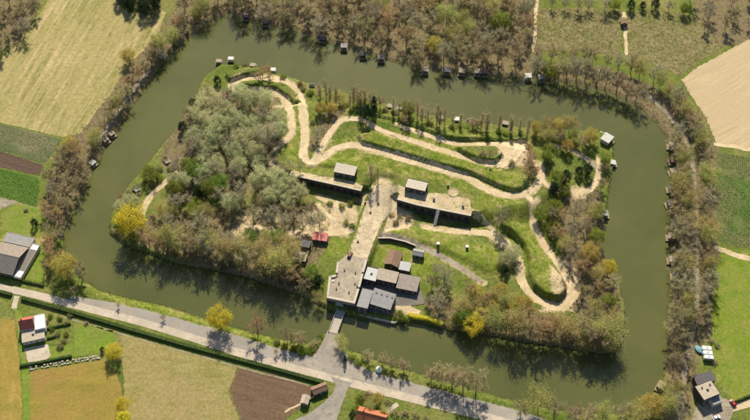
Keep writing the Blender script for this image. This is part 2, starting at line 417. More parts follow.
# ------------------------------------------------------------------ fields
def adir(x0, y0, x1, y1):
    a = W(x0, y0); b = W(x1, y1); return math.atan2(b.y - a.y, b.x - a.x)
def field_mat(name, a, b, c, d0, across=.5, along=.03, s2=.7, fine=.35, rows=None, bump=.3, patch=.03):
    """a<->b streaks along direction d0, c in broad patches; rows = spacing of real crop rows in metres"""
    n = NT(name); co = n.coord('world', 0, (1, 1, 1))
    vr = n.new('ShaderNodeVectorRotate', rotation_type='Z_AXIS'); vr.inputs['Angle'].default_value = -d0; n.link(co, vr.inputs['Vector'])
    mp = n.new('ShaderNodeMapping'); mp.inputs['Scale'].default_value = (along, across, 1); n.link(vr.outputs[0], mp.inputs[0])
    st = n.noise(mp.outputs[0], 1.0, 6, .7, .25)
    col = n.ramp(st, [(.36, a), (.64, b)])
    pt = n.ramp(n.noise(co, patch, 5, .65, .8), [(.42, (0, 0, 0)), (.66, (1, 1, 1))])
    col = n.mix(pt, col, c)
    g = n.noise(co, s2, 4, .75)
    if rows:
        wv = n.new('ShaderNodeTexWave', wave_type='BANDS', bands_direction='Y'); wv.inputs['Scale'].default_value = .314 / rows * 1.0
        wv.inputs['Distortion'].default_value = 1.2; wv.inputs['Detail'].default_value = 2; wv.inputs['Detail Scale'].default_value = .6
        n.link(vr.outputs[0], wv.inputs[0]); col = n.mix(1.0, col, n.ramp(wv.outputs[1], [(.2, (.62,) * 3), (.8, (1.2,) * 3)]), 'MULTIPLY')
    col = n.mix(1.0, col, n.ramp(g, [(.28, (1 - fine,) * 3), (.72, (1 + fine * .55,) * 3)]), 'MULTIPLY')
    n.bump(g, bump, .5)
    return n.done(col, .95, .1)
dhay = adir(5, 125, 70, 20)
sheet('hay_field', [(-70, 112), (0, 60), (22, 38), (45, 6), (62, -30), (118, -30), (118, 4), (128, 13), (144, 13), (153, 6), (166, 13), (160, 30), (145, 50), (130, 62), (112, 92), (92, 118), (80, 134), (62, 137), (0, 123), (-70, 110)][:-1],
      field_mat('hay_field', (.175, .185, .045), (.47, .365, .195), (.33, .285, .115), dhay, .27, .02, .4, .35, patch=.045), .05)
dl = adir(0, 122, 62, 138)
M_CROPBASE = field_mat('crop_soil', (.15, .14, .075), (.24, .21, .12), (.10, .13, .05), dl, .4, .05, .9, .4)
sheet('crop_field', [(-60, 110), (0, 124), (62, 139), (50, 158), (44, 164), (0, 150), (-60, 135)], M_CROPBASE, .06)
sheet('ploughed_field', [(-60, 136), (0, 151), (43, 165), (40, 176), (0, 167), (-60, 152)], field_mat('plough_rows', (.085, .058, .045), (.15, .10, .075), (.11, .075, .055), dl, .7, .02, .8, .3, rows=1.4), .07)
sheet('vegetable_field', [(-60, 153), (0, 168), (39, 178), (40, 190), (36, 207), (0, 196), (-60, 182)], field_mat('veg_green', (.06, .12, .02), (.12, .20, .035), (.085, .15, .03), dl, .6, .04, .8, .4), .05)
dm = adir(30, 372, 110, 360)
sheet('meadow', [(29, 372), (60, 366), (104, 360), (114, 368), (122, 388), (122, 470), (30, 470)], field_mat('meadow_olive', (.19, .17, .03), (.29, .22, .05), (.27, .18, .055), dm, .12, .06, .7, .25, patch=.05), .05)
sheet('meadow', [(-60, 318), (0, 318), (14, 320), (20, 360), (24, 470), (-60, 470)], field_mat('meadow_ochre', (.26, .19, .04), (.34, .25, .07), (.20, .18, .035), adir(10, 330, 18, 420), .2, .05, .7, .25, patch=.05), .05)
sheet('pasture', [(120, 333), (180, 350), (238, 367), (232, 385), (229, 392), (240, 420), (250, 470), (124, 470), (124, 380), (121, 360)], field_mat('pasture_tan', (.20, .19, .05), (.31, .26, .11), (.30, .235, .105), dm, .2, .1, .6, .35, patch=.05), .05)
sheet('ploughed_field', [(239, 367), (275, 375), (311, 386), (316, 392), (306, 403), (288, 416), (262, 470), (251, 470), (241, 418), (230, 391)], field_mat('plough_brown', (.105, .068, .043), (.18, .118, .075), (.145, .095, .06), adir(240, 370, 310, 388), .5, .04, .7, .35, patch=.06), .05)
sheet('stubble_field', [(681, 80), (700, 66), (722, 54), (752, 38), (840, 0), (860, 160), (752, 152), (716, 143), (706, 118)], field_mat('stubble', (.40, .31, .18), (.50, .40, .25), (.44, .345, .21), adir(683, 78, 750, 40), .45, .03, .8, .2, patch=.03), .05)
dg = adir(718, 150, 716, 248)
sheet('crop_field', [(717, 152), (752, 158), (860, 172), (860, 262), (752, 249), (728, 245), (716, 238)], field_mat('green_crop', (.07, .12, .025), (.12, .18, .045), (.18, .16, .08), dg, .3, .1, 1.0, .5, patch=.04), .05)
sheet('lawn', [(715, 254), (735, 257), (752, 260), (860, 275), (860, 420), (752, 400), (735, 403), (722, 380), (712, 350), (712, 300)], field_mat('lawn_green', (.125, .19, .02), (.175, .23, .028), (.215, .225, .05), dg, .2, .1, .6, .35, patch=.07), .05)
M_ROUGH = field_mat('rough_field', (.175, .165, .065), (.285, .235, .125), (.155, .17, .05), adir(540, 12, 700, 30), .25, .15, .45, .5, patch=.06)
sheet('rough_field', [(538, 9), (580, 8), (621, 11), (622, 46), (618, 56), (590, 52), (555, 50), (534, 54), (535, 30)], M_ROUGH, .05)
sheet('rough_field', [(628, 11), (660, 10), (690, 16), (704, 24), (722, 48), (700, 62), (680, 76), (662, 68), (640, 60), (628, 56)], M_ROUGH, .05)
M_GARDEN = field_mat('garden_lawn', (.115, .19, .022), (.18, .245, .035), (.20, .21, .05), dm, .3, .1, .6, .3, patch=.08)
sheet('lawn', [(4, 212), (16, 203), (40, 209), (41, 236), (30, 237), (2, 229)], M_GARDEN, .09)
sheet('lawn', [(33, 249), (43, 245), (44, 283), (22, 277), (26, 262)], M_GARDEN, .09)
sheet('lawn', [(47, 347), (73, 343), (74, 322), (90, 325), (112, 331), (116, 340), (104, 352), (75, 357), (47, 361)], M_GARDEN, .07)
sheet('grass_strip', [(14, 308), (22, 312), (24, 345), (30, 372), (30, 470), (25, 470), (21, 360), (16, 322)], M_GARDEN, .1)
sheet('dirt_verge', [(8, 205), (0, 210), (-40, 200), (-40, 190), (0, 197), (36, 208), (34, 211), (16, 204)], M_TRACK, .07)

# ------------------------------------------------------------------ roads and paths
# carriageway, grey verge strip beside it, bridge approach, side road
ROADPX = [(-60, 271), (0, 287), (40, 296), (90, 309), (140, 322), (190, 337), (240, 353), (290, 367), (330, 377.5), (370, 388), (410, 398), (450, 408), (490, 418), (540, 431), (620, 452)]
ribbon('asphalt_strip', [(70, 297), (100, 305), (140, 314.5), (190, 328.5), (240, 343), (290, 358), (330, 367), (370, 378), (410, 389), (450, 399), (490, 409), (530, 420), (560, 430)], [2, 6, 7.5, 8, 8, 8, 8.5, 8.5, 8, 8, 7, 7, 6], M_ASPH, .05, .35, False)
ribbon('road', ROADPX, 4.6, M_ROAD, .075, .1, False)
sheet('bridge_approach', [(327, 331), (338.5, 333), (341, 343), (344, 352), (352, 359), (375, 374), (378, 384), (330, 374), (296, 364), (310, 360), (318, 350), (323, 341)], surf('approach_paving', (.25, .22, .185), (.36, .32, .265), (.22, .20, .17), s1=.09, s2=1.5, bump=.05, fine=.15), .09, .15, block=True)
sheet('side_road', [(330, 376), (352, 383), (347, 390), (343, 402), (335, 425), (328, 470), (300, 470), (312, 432), (290, 428), (285, 424), (306, 415), (322, 404), (333, 393), (336, 385)], surf('side_asphalt', (.23, .21, .18), (.32, .285, .24), (.21, .19, .16), s1=.1, s2=1.4, bump=.05, fine=.16), .095, .15, block=True)
ribbon('garden_path', [(398, 404), (386, 412), (372, 430)], 2.6, M_ROAD, .085, .1, False)
ribbon('field_track', [(17, 296), (15, 303), (14, 310)], 3.0, M_ROAD, .085, .1, False)
ribbon('farm_track', [(714, 248), (722, 250), (735, 255), (752, 259), (820, 272)], 3.6, M_PATH, .09, .3, False)
ribbon('farm_track', [(692, 424), (715, 414), (735, 407), (752, 402), (820, 380)], 4.2, M_PATH, .09, .2, False)
ribbon('farm_track', [(714, 144), (730, 146), (752, 150), (830, 162)], 3.0, M_PATH, .09, .5, False)
ribbon('bank_path', [(545, 66), (570, 67), (600, 72), (628, 82), (650, 97), (672, 120), (690, 150), (695, 200), (696, 260), (696, 310), (690, 345), (684, 380), (680, 425)], 2.6, M_TRACK, .07, .3, False, block=False)
ribbon('bank_path', [(150, 70), (130, 96), (112, 122), (98, 142)], 2.4, M_TRACK, .07, .4, False, block=False)
ribbon('field_path', [(539, -10), (536, 10), (535, 30), (534, 55)], 2.2, M_PATH, .08, .4, False)
ribbon('field_path', [(624, 12), (625, 25), (626, 40), (626.5, 56)], 2.2, M_PATH, .08, .4, False)
# island
ribbon('path', [(283, 80), (262, 77.5), (243, 78.5), (233, 83), (236, 89), (252, 91), (273, 92), (285, 99), (290, 112), (292, 128), (289, 137), (282, 142)], [4.5, 5, 5.5, 6.5, 6, 5, 4.5, 4, 4, 4, 4, 3], M_PATH, .16)
ribbon('path', [(283, 80), (294, 88), (301, 100), (304, 118), (305, 138), (304, 154), (310, 163.5), (320, 160), (332, 151), (345, 146), (358, 145), (372, 150), (395, 156), (420, 163), (445, 171), (468, 178), (482, 187), (500, 194), (515, 196), (528, 193), (538, 184), (541.5, 173), (538, 163)],
       [4.5, 4.5, 4.5, 5, 5, 5, 5, 4.5, 4, 4, 4, 4.5, 5, 5.2, 5.2, 5, 5, 4.5, 4.5, 4.2, 4, 4, 4], M_PATH, .17)
ribbon('path', [(311, 164), (320, 151), (328, 137), (337, 124), (345, 119), (362, 120), (382, 131), (408, 139.5), (431, 147), (450, 152.5), (471, 160), (489, 165), (500, 161)], [4, 3.5, 3.5, 3.5, 3, 3, 3.2, 4, 4, 3.6, 3.2, 3, 4], M_PATH, .18)
ribbon('path', [(397, 124), (418, 132), (439, 139), (463, 145), (485, 145), (505, 144), (527, 143)], [1.6, 3, 3.4, 3.2, 3.2, 4, 4], M_PATH, .19)
sheet('gravel_yard', [(486, 143), (505, 142), (527, 140), (529, 149), (521, 154), (515, 163), (504, 168), (496, 168), (501, 158), (499, 150)], M_PATH, .21, .3, drape=True, block=True)
ribbon('path', [(275, 107), (286, 106.5), (300, 105)], 2.0, M_PATH, .2)
ribbon('path', [(552, 145), (567, 148), (580, 155), (592, 163), (599, 170)], 2.6, M_TRACK, .16)
ribbon('path', [(599, 157), (599.5, 168), (597, 180), (592, 188), (578, 193)], 3.0, M_PATH, .17)
ribbon('path', [(538, 200), (533, 209), (533, 222), (539, 236), (548, 250), (559, 264), (568, 280), (572, 293), (562, 307), (545, 303), (530, 294), (521, 278), (520, 264), (512, 251), (503, 240), (487, 233.5), (458, 231), (437, 229), (422, 226)],
       [2.5, 3, 3.5, 3.5, 3.5, 4, 4.5, 5, 5, 4.5, 4.5, 4, 4, 4.5, 5, 4, 2.5, 2.2, 2], M_PATH, .16)
ribbon('path', [(374, 232), (388, 236), (405, 240), (425, 248), (446, 259), (466, 271), (484, 284)], [4, 3.4, 3, 3, 3, 3, 2], M_TRACK, .16)
ribbon('path', [(318, 196), (330, 203), (342, 209), (358, 215)], 2.6, M_PATH, .16)
ribbon('path', [(283, 233), (300, 233), (320, 233), (340, 232), (355, 228)], [3.5, 3, 3, 4, 4], M_PATH, .16)
ribbon('path', [(141, 218), (143, 210), (147, 201), (154, 192), (166, 182), (176, 172)], [3, 3, 3.4, 3, 2, 1.6], M_PATH, .16)
ribbon('path', [(541, 176), (548, 186), (560, 191), (578, 192)], [2.5, 2.2, 2.4, 3], M_PATH, .2)
ribbon('path', [(527, 196), (532, 203), (533, 212)], 3.0, M_PATH, .2)
ribbon('path', [(470, 210), (482, 218), (490, 226), (496, 234)], 1.8, M_PATH, .2)
ribbon('path', [(559, 264), (567, 262), (574, 272), (578, 288), (574, 300)], 2.4, M_PATH, .2)
ribbon('path', [(240, 226), (262, 228), (285, 232)], 2.4, M_PATH, .2)
ribbon('path', [(318, 204), (326, 214), (340, 221), (356, 222)], 2.2, M_PATH, .2)
ribbon('path', [(284, 170), (272, 165), (268, 156), (280, 146)], 1.8, M_PATH, .2)
sheet('courtyard', [(347, 259), (352, 243), (358, 228), (364, 210), (369, 195), (373, 187), (395, 187), (399, 199), (395, 211), (386, 217), (379, 229), (373, 243), (367, 262)], surf('courtyard_sand', (.40, .32, .205), (.58, .475, .32), (.31, .265, .19), s1=.11, s2=1.2, bump=.2, fine=.3), .2, .25, drape=True, block=True)
BLOCK.append(('poly', WP([(320, 250), (330, 265), (325, 305), (395, 325), (432, 300), (425, 245), (400, 232), (372, 240)], 2), 0))
BLOCK.append(('poly', WP([(283, 172), (365, 190), (365, 215), (330, 205), (283, 185)], 3), 0))
BLOCK.append(('poly', WP([(384, 178), (480, 200), (490, 232), (420, 228), (384, 205)], 4), 0))


# ground cover weights: woodland floor, lush grass, bare sand (with worn margins along the paths)
for nm, ps, s in (('litter', LIT, 8), ('lush', LUSH, 10), ('sand', SAND, 5)):
    mk = mask(ps, s)
    if nm == 'sand':
        for ln, mx, av in PATHS:
            mk = np.maximum(mk, np.clip(.58 + (av * .95 - pdist(ln, EX, EY)) / 3.6, 0, 1))
        gy_, gx_ = np.gradient(EH, ST); mk = mk * (1 - sm((np.hypot(gx_, gy_) - .35) / .5))
        mk = np.where(sdist(ISLE, EX, EY) > 1.5, mk, mask(ps, s) * 0 + np.where(mk > 1, 1, 0))
    a = gme.attributes.new(nm, 'FLOAT', 'POINT'); a.data.foreach_set('value', mk.astype(np.float32).ravel())
# ------------------------------------------------------------------ tree prototypes
def tubes_to(mb, path, r0, r1, k=5):
    n = len(path) - 1
    for i in range(n):
        a = r0 + (r1 - r0) * i / n; b = r0 + (r1 - r0) * (i + 1) / n
        mb.tube(path[i], path[i + 1], a, b, k)
def skeleton(rng, H, R, base=.28, nl=8, up=.55, lead=.85):
    """trunk path, limb paths, sub-branch segments of a broadleaf tree"""
    tr = [Vector((0, 0, -.4))]; n = 6
    for i in range(1, n + 1):
        t = i / n; tr.append(Vector((rng.gauss(0, .02 * H * t), rng.gauss(0, .02 * H * t), H * lead * t)))
    limbs = []; subs = []
    for k in range(nl):
        h = H * (base + (lead - .12 - base) * (k + rng.random() * .6) / nl); a = k * 2.4 + rng.uniform(-.4, .4)
        t = h / (H * lead) * n; i = min(int(t), n - 1); p = tr[i].lerp(tr[i + 1], t - i)
        f = 1 - abs((h / H - .5)) * .7; L = R * f * rng.uniform(.85, 1.2)
        d = Vector((math.cos(a), math.sin(a), up * rng.uniform(.6, 1.5))).normalized(); path = [p]
        for j in range(3):
            d = (d + Vector((rng.gauss(0, .15), rng.gauss(0, .15), rng.gauss(.10, .12)))).normalized(); path.append(path[-1] + d * L / 3)
        limbs.append(path)
        for j in range(9):
            tt = rng.uniform(.25, 1) * 2.99; q = path[int(tt)].lerp(path[int(tt) + 1], tt - int(tt))
            e = (d * .7 + Vector((rng.gauss(0, .75), rng.gauss(0, .75), rng.gauss(.15, .5)))).normalized(); subs.append((q, q + e * L * rng.uniform(.25, .5)))
        subs.append((path[1], path[3]))
    top = tr[-1]
    for j in range(7):
        e = Vector((rng.gauss(0, .5), rng.gauss(0, .5), 1)).normalized(); q = tr[-2].lerp(top, rng.random()); subs.append((q, q + e * H * .16 * rng.uniform(.7, 1.2)))
    return tr, limbs, subs
def twigs(subs, n, ln, wd, nr, spread=.75, upb=.25):
    S = np.array([[*a, *b] for a, b in subs]); k = nr.integers(0, len(S), n); t = nr.random((n, 1)) ** .7
    A = S[k, :3]; B = S[k, 3:]; P = A + (B - A) * t; D = (B - A); D /= np.linalg.norm(D, axis=1, keepdims=True) + 1e-6
    D = D + nr.normal(0, spread, (n, 3)); D[:, 2] += upb; D /= np.linalg.norm(D, axis=1, keepdims=True)
    L = ln * nr.uniform(.5, 1.3, (n, 1)); Q = P + D * L
    U = np.cross(D, nr.normal(0, 1, (n, 3))); U /= np.linalg.norm(U, axis=1, keepdims=True) + 1e-6
    w = wd * nr.uniform(.7, 1.3, (n, 1)) / 2
    V = np.stack([P + U * w, P - U * w, Q], 1).reshape(-1, 3); return V, np.arange(n * 3).reshape(n, 3)
def leaves(C, sig, per, size, nr, upf=.5):
    """rhombic leaf sprays scattered round clump centres C"""
    n = len(C) * per; P = np.repeat(C, per, 0) + nr.normal(0, 1, (n, 3)) * sig
    N = nr.normal(0, 1, (n, 3)); N[:, 2] += upf * 2; N /= np.linalg.norm(N, axis=1, keepdims=True)
    U = np.cross(N, nr.normal(0, 1, (n, 3))); U /= np.linalg.norm(U, axis=1, keepdims=True) + 1e-6; T = np.cross(N, U)
    s = size * nr.uniform(.6, 1.4, (n, 1)); V = np.stack([P + U * s * .5, P + T * s * .33, P - U * s * .5, P - T * s * .33], 1).reshape(-1, 3)
    return V, np.arange(n * 4).reshape(n, 4)
def tris(F): return np.concatenate([F[:, :3], F[:, [0, 2, 3]]]) if F.shape[1] == 4 else F
def join(parts):
    Vs, Fs, o = [], [], 0
    for V, F in parts: Vs.append(V); Fs.append(tris(F) + o); o += len(V)
    return np.concatenate(Vs), np.concatenate(Fs)
M_BARK = solid('bark', (.22, .175, .125), .9, .35, 2.0)
M_BARKG = solid('bark_grey', (.27, .24, .20), .9, .35, 2.0)
M_TWB = leafm('twig_brown', (.34, .285, .155), (.58, .495, .29), .35, .4, .02)
M_TWG = leafm('twig_grey', (.34, .305, .19), (.57, .52, .35), .35, .4, .02)
M_TWR = leafm('twig_russet', (.42, .29, .15), (.63, .46, .26), .35, .3, .015)
M_BUD = leafm('buds_olive', (.34, .325, .10), (.57, .53, .20), .4, .35, .03)
M_AMB = leafm('leaf_amber', (.34, .28, .06), (.56, .47, .12), .4, .3, .02)
M_YEL = leafm('leaf_yellow', (.52, .47, .04), (.76, .67, .08), .5, .2, .012)
M_GRN = leafm('leaf_green', (.12, .175, .02), (.28, .33, .055), .42, .4, .03)
M_WIL = leafm('leaf_willow', (.39, .405, .195), (.61, .605, .335), .45, .25, .02)
M_EVG = leafm('leaf_evergreen', (.018, .036, .016), (.045, .075, .028), .1, .3, .02)
M_SHB = leafm('leaf_shrub', (.21, .19, .075), (.40, .345, .165), .35, .5, .04)
M_HDG = leafm('leaf_hedge', (.035, .065, .015), (.085, .125, .03), .15, .1, .01)

M_TUFT = leafm('grass_tuft', (.10, .135, .03), (.24, .22, .08), .2, 0, 0)
M_REED = leafm('reed', (.20, .17, .07), (.36, .30, .15), .2, 0, 0)
M_REED2 = leafm('bank_weeds', (.16, .19, .03), (.34, .31, .08), .2, 0, 0)
M_CROP = leafm('crop_leaf', (.06, .13, .02), (.15, .25, .05), .2, 0, 0)
M_CAB = leafm('cabbage_leaf', (.10, .14, .06), (.22, .25, .13), .2, 0, 0)
PROTO = {}
def proto(kind, seed):
    rng = random.Random(seed * 31 + sum(map(ord, kind)) * 977); nr = np.random.default_rng(seed * 77 + sum(map(ord, kind)))
    mb = MB(); parts = []
    def clumps(n, R, Hc, hz, fl=.35):
        D = nr.normal(0, 1, (n, 3)); D /= np.linalg.norm(D, axis=1, keepdims=True); rr = nr.uniform(.45, 1, (n, 1)) ** .6
        lob = 1 + .22 * np.sin(D[:, :1] * 5 + seed) * np.cos(D[:, 1:2] * 4 + seed * 2)
        C = D * rr * lob * np.array([R, R, hz]); C[:, 2] = np.maximum(C[:, 2], -hz * (1 - fl)); C[:, 2] += Hc; return C
    if kind in ('bare', 'russet', 'grey', 'bud'):
        H = rng.uniform(11, 13.5); R = rng.uniform(4.2, 5.4)
        tr, li, su = skeleton(rng, H, R, rng.uniform(.14, .24), rng.choice([10, 11, 12]))
        tubes_to(mb, tr, .25, .05, 6)
        for p in li: tubes_to(mb, p, .075, .025, 4)
        for a, b in su: mb.tube(a, b, .022, .012, 3)
        parts.append(twigs(su, 5200 if kind != 'bud' else 3000, 1.1, .058, nr, .95, .2))
        tw = {'bare': M_TWB, 'russet': M_TWR, 'grey': M_TWG, 'bud': M_BUD}[kind]
        if kind == 'bud':
            S = np.array([[*b] for a, b in su]); parts.append(leaves(S, .95, 26, .32, nr))
        bark = M_BARK if kind != 'grey' else M_BARKG
    elif kind == 'poplar':
        H = rng.uniform(14, 17); R = 2.5; tr, li, su = skeleton(rng, H, R, .07, 18, 1.5, .95)
        tubes_to(mb, tr, .26, .05, 5)
        for p in li: tubes_to(mb, p, .07, .03, 3)
        parts.append(twigs(su, 3800, 1.0, .055, nr, .7, .5)); tw, bark = M_TWB, M_BARKG
    elif kind in ('willow', 'yellow', 'green', 'oliveleaf'):
        H = rng.uniform(9.5, 11.5); R = rng.uniform(4.6, 5.6)
        tr, li, su = skeleton(rng, H * .8, R * .85, .2, 7)
        tubes_to(mb, tr, .36, .08, 6)
        for p in li: tubes_to(mb, p, .14, .05, 4)
        parts.append(leaves(clumps(90, R, H * .60, H * .40), .6, 62, .36, nr, .9))
        parts.append(twigs(su, 500, 1.3, .07, nr))
        tw = {'willow': M_WIL, 'yellow': M_YEL, 'green': M_GRN, 'oliveleaf': M_AMB}[kind]; bark = M_BARKG
    elif kind == 'evergreen':
        H = rng.uniform(9, 11); R = rng.uniform(3.4, 4.2); tr, li, su = skeleton(rng, H * .85, R * .7, .15, 8)
        tubes_to(mb, tr, .3, .06, 5)
        C = clumps(80, R, H * .52, H * .47, .2); C[:, :2] *= np.clip(1.25 - (C[:, 2:] / H) * .75, .25, 1.1)
        parts.append(leaves(C, .5, 55, .36, nr, .2)); tw, bark = M_EVG, M_BARK
    elif kind == 'cypress':
        H = rng.uniform(10, 12); tr = [Vector((0, 0, -.3)), Vector((0, 0, H * .9))]; tubes_to(mb, tr, .2, .04, 5)
        h = nr.random(70); a = nr.random(70) * 6.283; rr = 1.3 * (1 - h) ** .6 + .1; C = np.stack([rr * np.cos(a), rr * np.sin(a), .5 + h * (H - .5)], 1)
        parts.append(leaves(C, .32, 50, .3, nr, .1)); tw, bark = M_EVG, M_BARK
    else:  # shrubs: shrub, greenshrub, brownshrub
        H = 2.6; R = 2.3
        for k in range(7):
            a = k * .9 + rng.random(); p = Vector((math.cos(a) * .2, math.sin(a) * .2, -.2)); d = Vector((math.cos(a) * .7, math.sin(a) * .7, 1)).normalized()
            mb.tube(p, p + d * 1.9, .05, .02, 3)
        C = clumps(34, R, H * .42, H * .5, .3)
        if kind == 'brownshrub':
            su = [(Vector((c[0] * .3, c[1] * .3, .1)), Vector(c)) for c in C]; parts.append(twigs(su, 900, 1.0, .07, nr)); parts.append(leaves(C, .4, 8, .28, nr))
        else: parts.append(leaves(C, .45, 36, .34, nr))
        tw = {'shrub': M_SHB, 'greenshrub': M_GRN, 'brownshrub': M_TWB}[kind]; bark = M_BARK
    V, F = join(parts)
    me = npmesh('crown', V, F, tw)
    tb = bpy.data.meshes.new('trunk'); tb.from_pydata([tuple(p) for p in mb.v], [], mb.f); tb.materials.append(bark)
    return tb, me, H
NP = {'bare': 7, 'russet': 3, 'grey': 5, 'bud': 5, 'poplar': 4, 'willow': 5, 'yellow': 3, 'green': 4, 'oliveleaf': 3, 'evergreen': 3, 'cypress': 2, 'shrub': 4, 'greenshrub': 3, 'brownshrub': 4}
for k, n in NP.items(): PROTO[k] = [proto(k, i + 1) for i in range(n)]
NAME = {'bare': 'bare_tree', 'russet': 'russet_tree', 'grey': 'grey_twigged_tree', 'bud': 'budding_tree', 'poplar': 'poplar_tree', 'willow': 'willow_tree', 'yellow': 'yellow_leaved_tree',
        'green': 'leafy_tree', 'oliveleaf': 'olive_leaved_tree', 'evergreen': 'evergreen_tree', 'cypress': 'cypress_tree', 'shrub': 'shrub', 'greenshrub': 'green_shrub', 'brownshrub': 'twiggy_shrub'}
DESC = {'bare': 'leafless brown tree', 'russet': 'reddish brown leafless tree', 'grey': 'leafless grey tree', 'bud': 'olive budding tree', 'poplar': 'slender leafless poplar', 'willow': 'pale grey-green willow',
        'yellow': 'bright yellow-green tree', 'green': 'fresh green leafy tree', 'oliveleaf': 'olive green round-crowned tree', 'evergreen': 'dark evergreen tree', 'cypress': 'narrow dark cypress', 'shrub': 'dull olive shrub',
        'greenshrub': 'low green bush', 'brownshrub': 'brown twiggy bush'}
SHRUBS = ('shrub', 'greenshrub', 'brownshrub')
ISN, OUN = ISLE, OUTER
def blocked(x, y):
    for kind, P, d in BLOCK:
        if kind == 'poly':
            if sdist(P, np.array([x]), np.array([y]))[0] > -d: return True
        elif pdist(P, np.array([x]), np.array([y]))[0] < d: return True
    return False
TREES = []
TS = 1.27   # tree size against the prototypes
def plant(kind, x, y, s, where=None, label=None, z=None):
    tb, cr, H = PROTO[kind][RS.randrange(len(PROTO[kind]))]
    sz = '' if label else ('small ' if s < .72 else 'tall ' if s > 1.0 and kind not in SHRUBS else 'large ' if s > .95 else '')
    lab = label or f'{sz}{DESC[kind]} {where}'
    e = empty(NAME[kind], (x, y, Z(x, y) if z is None else z), RS.uniform(0, 6.28), lab, 'bush' if kind in SHRUBS else 'tree', None if label else lab)
    s *= 1.1 if kind in SHRUBS else TS
    e.scale = (s * RS.uniform(.92, 1.08), s * RS.uniform(.92, 1.08), s * RS.uniform(.9, 1.1))
    link('trunk', tb, e); link('crown', cr, e); TREES.append((x, y)); return e
def at_crown(kind, px, py, s):
    """ground point under a crown whose middle shows at this pixel"""
    hc = PROTO[kind][0][2] * (.5 * 1.1 if kind in SHRUBS else .6 * TS) * s; z = 0.0
    for _ in range(8):
        p = W(px, py, z + hc); z = .5 * z + .5 * max(Z(p.x, p.y), -1)
    return p.x, p.y
def one(kind, px, py, s, where=None, label=None):
    x, y = at_crown(kind, px, py, s); return plant(kind, x, y, s, where, label)
def choose(wts):
    r = RS.random() * sum(wts.values())
    for k, v in wts.items():
        r -= v
        if r <= 0: return k
    return k
def zone(poly, spacing, wts, where, smin=.75, smax=1.1, maxn=400, zc=6.0, own=None):
    spacing *= 1.12 if all(k in SHRUBS for k in wts) else 1.22; zc *= 1.25
    Pw = WP(poly, zc); xs = [p[0] for p in Pw]; ys = [p[1] for p in Pw]; got = []
    area = (max(xs) - min(xs)) * (max(ys) - min(ys))
    for _ in range(int(area / spacing ** 2 * 14)):
        x = RS.uniform(min(xs), max(xs)); y = RS.uniform(min(ys), max(ys))
        if any((x - a) ** 2 + (y - b) ** 2 < spacing ** 2 for a, b in got): continue
        if sdist(Pw, np.array([x]), np.array([y]))[0] < 0: continue
        # Pw was taken at crown height, so (x, y) is the foot of the tree; foot must be on land
        if Z(x, y) < -.75 or blocked(x, y): continue
        got.append((x, y))
        if len(got) >= maxn: break
    for x, y in got: plant(choose(wts), x, y, RS.uniform(smin, smax), where)
    return got
def row(line, spacing, wts, where, smin=.8, smax=1.05, jit=.8, zc=7):
    spacing *= 1.25; zc *= 1.25
    P = WP(line, zc); acc = 0; out = 0
    for i in range(len(P) - 1):
        a = Vector(P[i]); b = Vector(P[i + 1]); L = (b - a).length; t = acc
        while t < L:
            q = a + (b - a) * t / L + Vector((RS.gauss(0, jit), RS.gauss(0, jit)))
            if Z(q.x, q.y) > -.8 and not blocked(q.x, q.y): plant(choose(wts), q.x, q.y, RS.uniform(smin, smax), where)
            t += spacing * RS.uniform(.85, 1.15)
        acc = t - L
# ------------------------------------------------------------------ buildings
M_BRICK = solid('old_brick', (.085, .07, .06), .9, .35, 1.5)
M_CONC = solid('pale_concrete', (.48, .43, .35), .85, .25, .8)
M_CONCD = solid('weathered_concrete', (.30, .275, .23), .9, .35, .6)
M_ROOFG = solid('roof_grey', (.27, .265, .26), .75, .22, .5)
M_ROOFL = solid('roof_pale_grey', (.46, .455, .45), .7, .2, .5)
M_ROOFB = solid('roof_beige', (.42, .36, .28), .85, .25, .6)
M_ROOFBR = solid('roof_brown', (.23, .145, .095), .85, .3, .7)
M_ROOFD = solid('roof_dark', (.12, .115, .115), .8, .3, .7)
M_ROOFR = solid('roof_red', (.42, .115, .085), .75, .25, .9)
M_ROOFO = solid('roof_orange_tile', (.40, .14, .07), .8, .25, 1.2)
M_ROOFPK = solid('roof_faded_red', (.60, .20, .17), .7, .2, .8)
M_WHITE = solid('white_paint', (.78, .77, .74), .6, .12, .8)
M_CREAM = solid('cream_render', (.58, .52, .42), .85, .2, .8)
M_WOOD = solid('weathered_wood', (.27, .205, .14), .85, .35, 2.5)
M_WOODD = solid('dark_wood', (.085, .065, .05), .85, .3, 2.0)
M_GLASS = solid('window_glass', (.03, .04, .05), .08, .1, 1, .6)
M_BLACK = solid('dark_opening', (.02, .02, .02), .8, .2, 1)
M_METAL = solid('painted_metal', (.30, .33, .36), .45, .15, 1, .5)
M_TYRE = solid('tyre', (.025, .025, .025), .85, .2, 3)
M_BLUE = solid('blue_tarp', (.12, .30, .38), .6, .2, 1)
M_STONE = solid('pale_stone', (.48, .44, .37), .9, .3, 1.5)

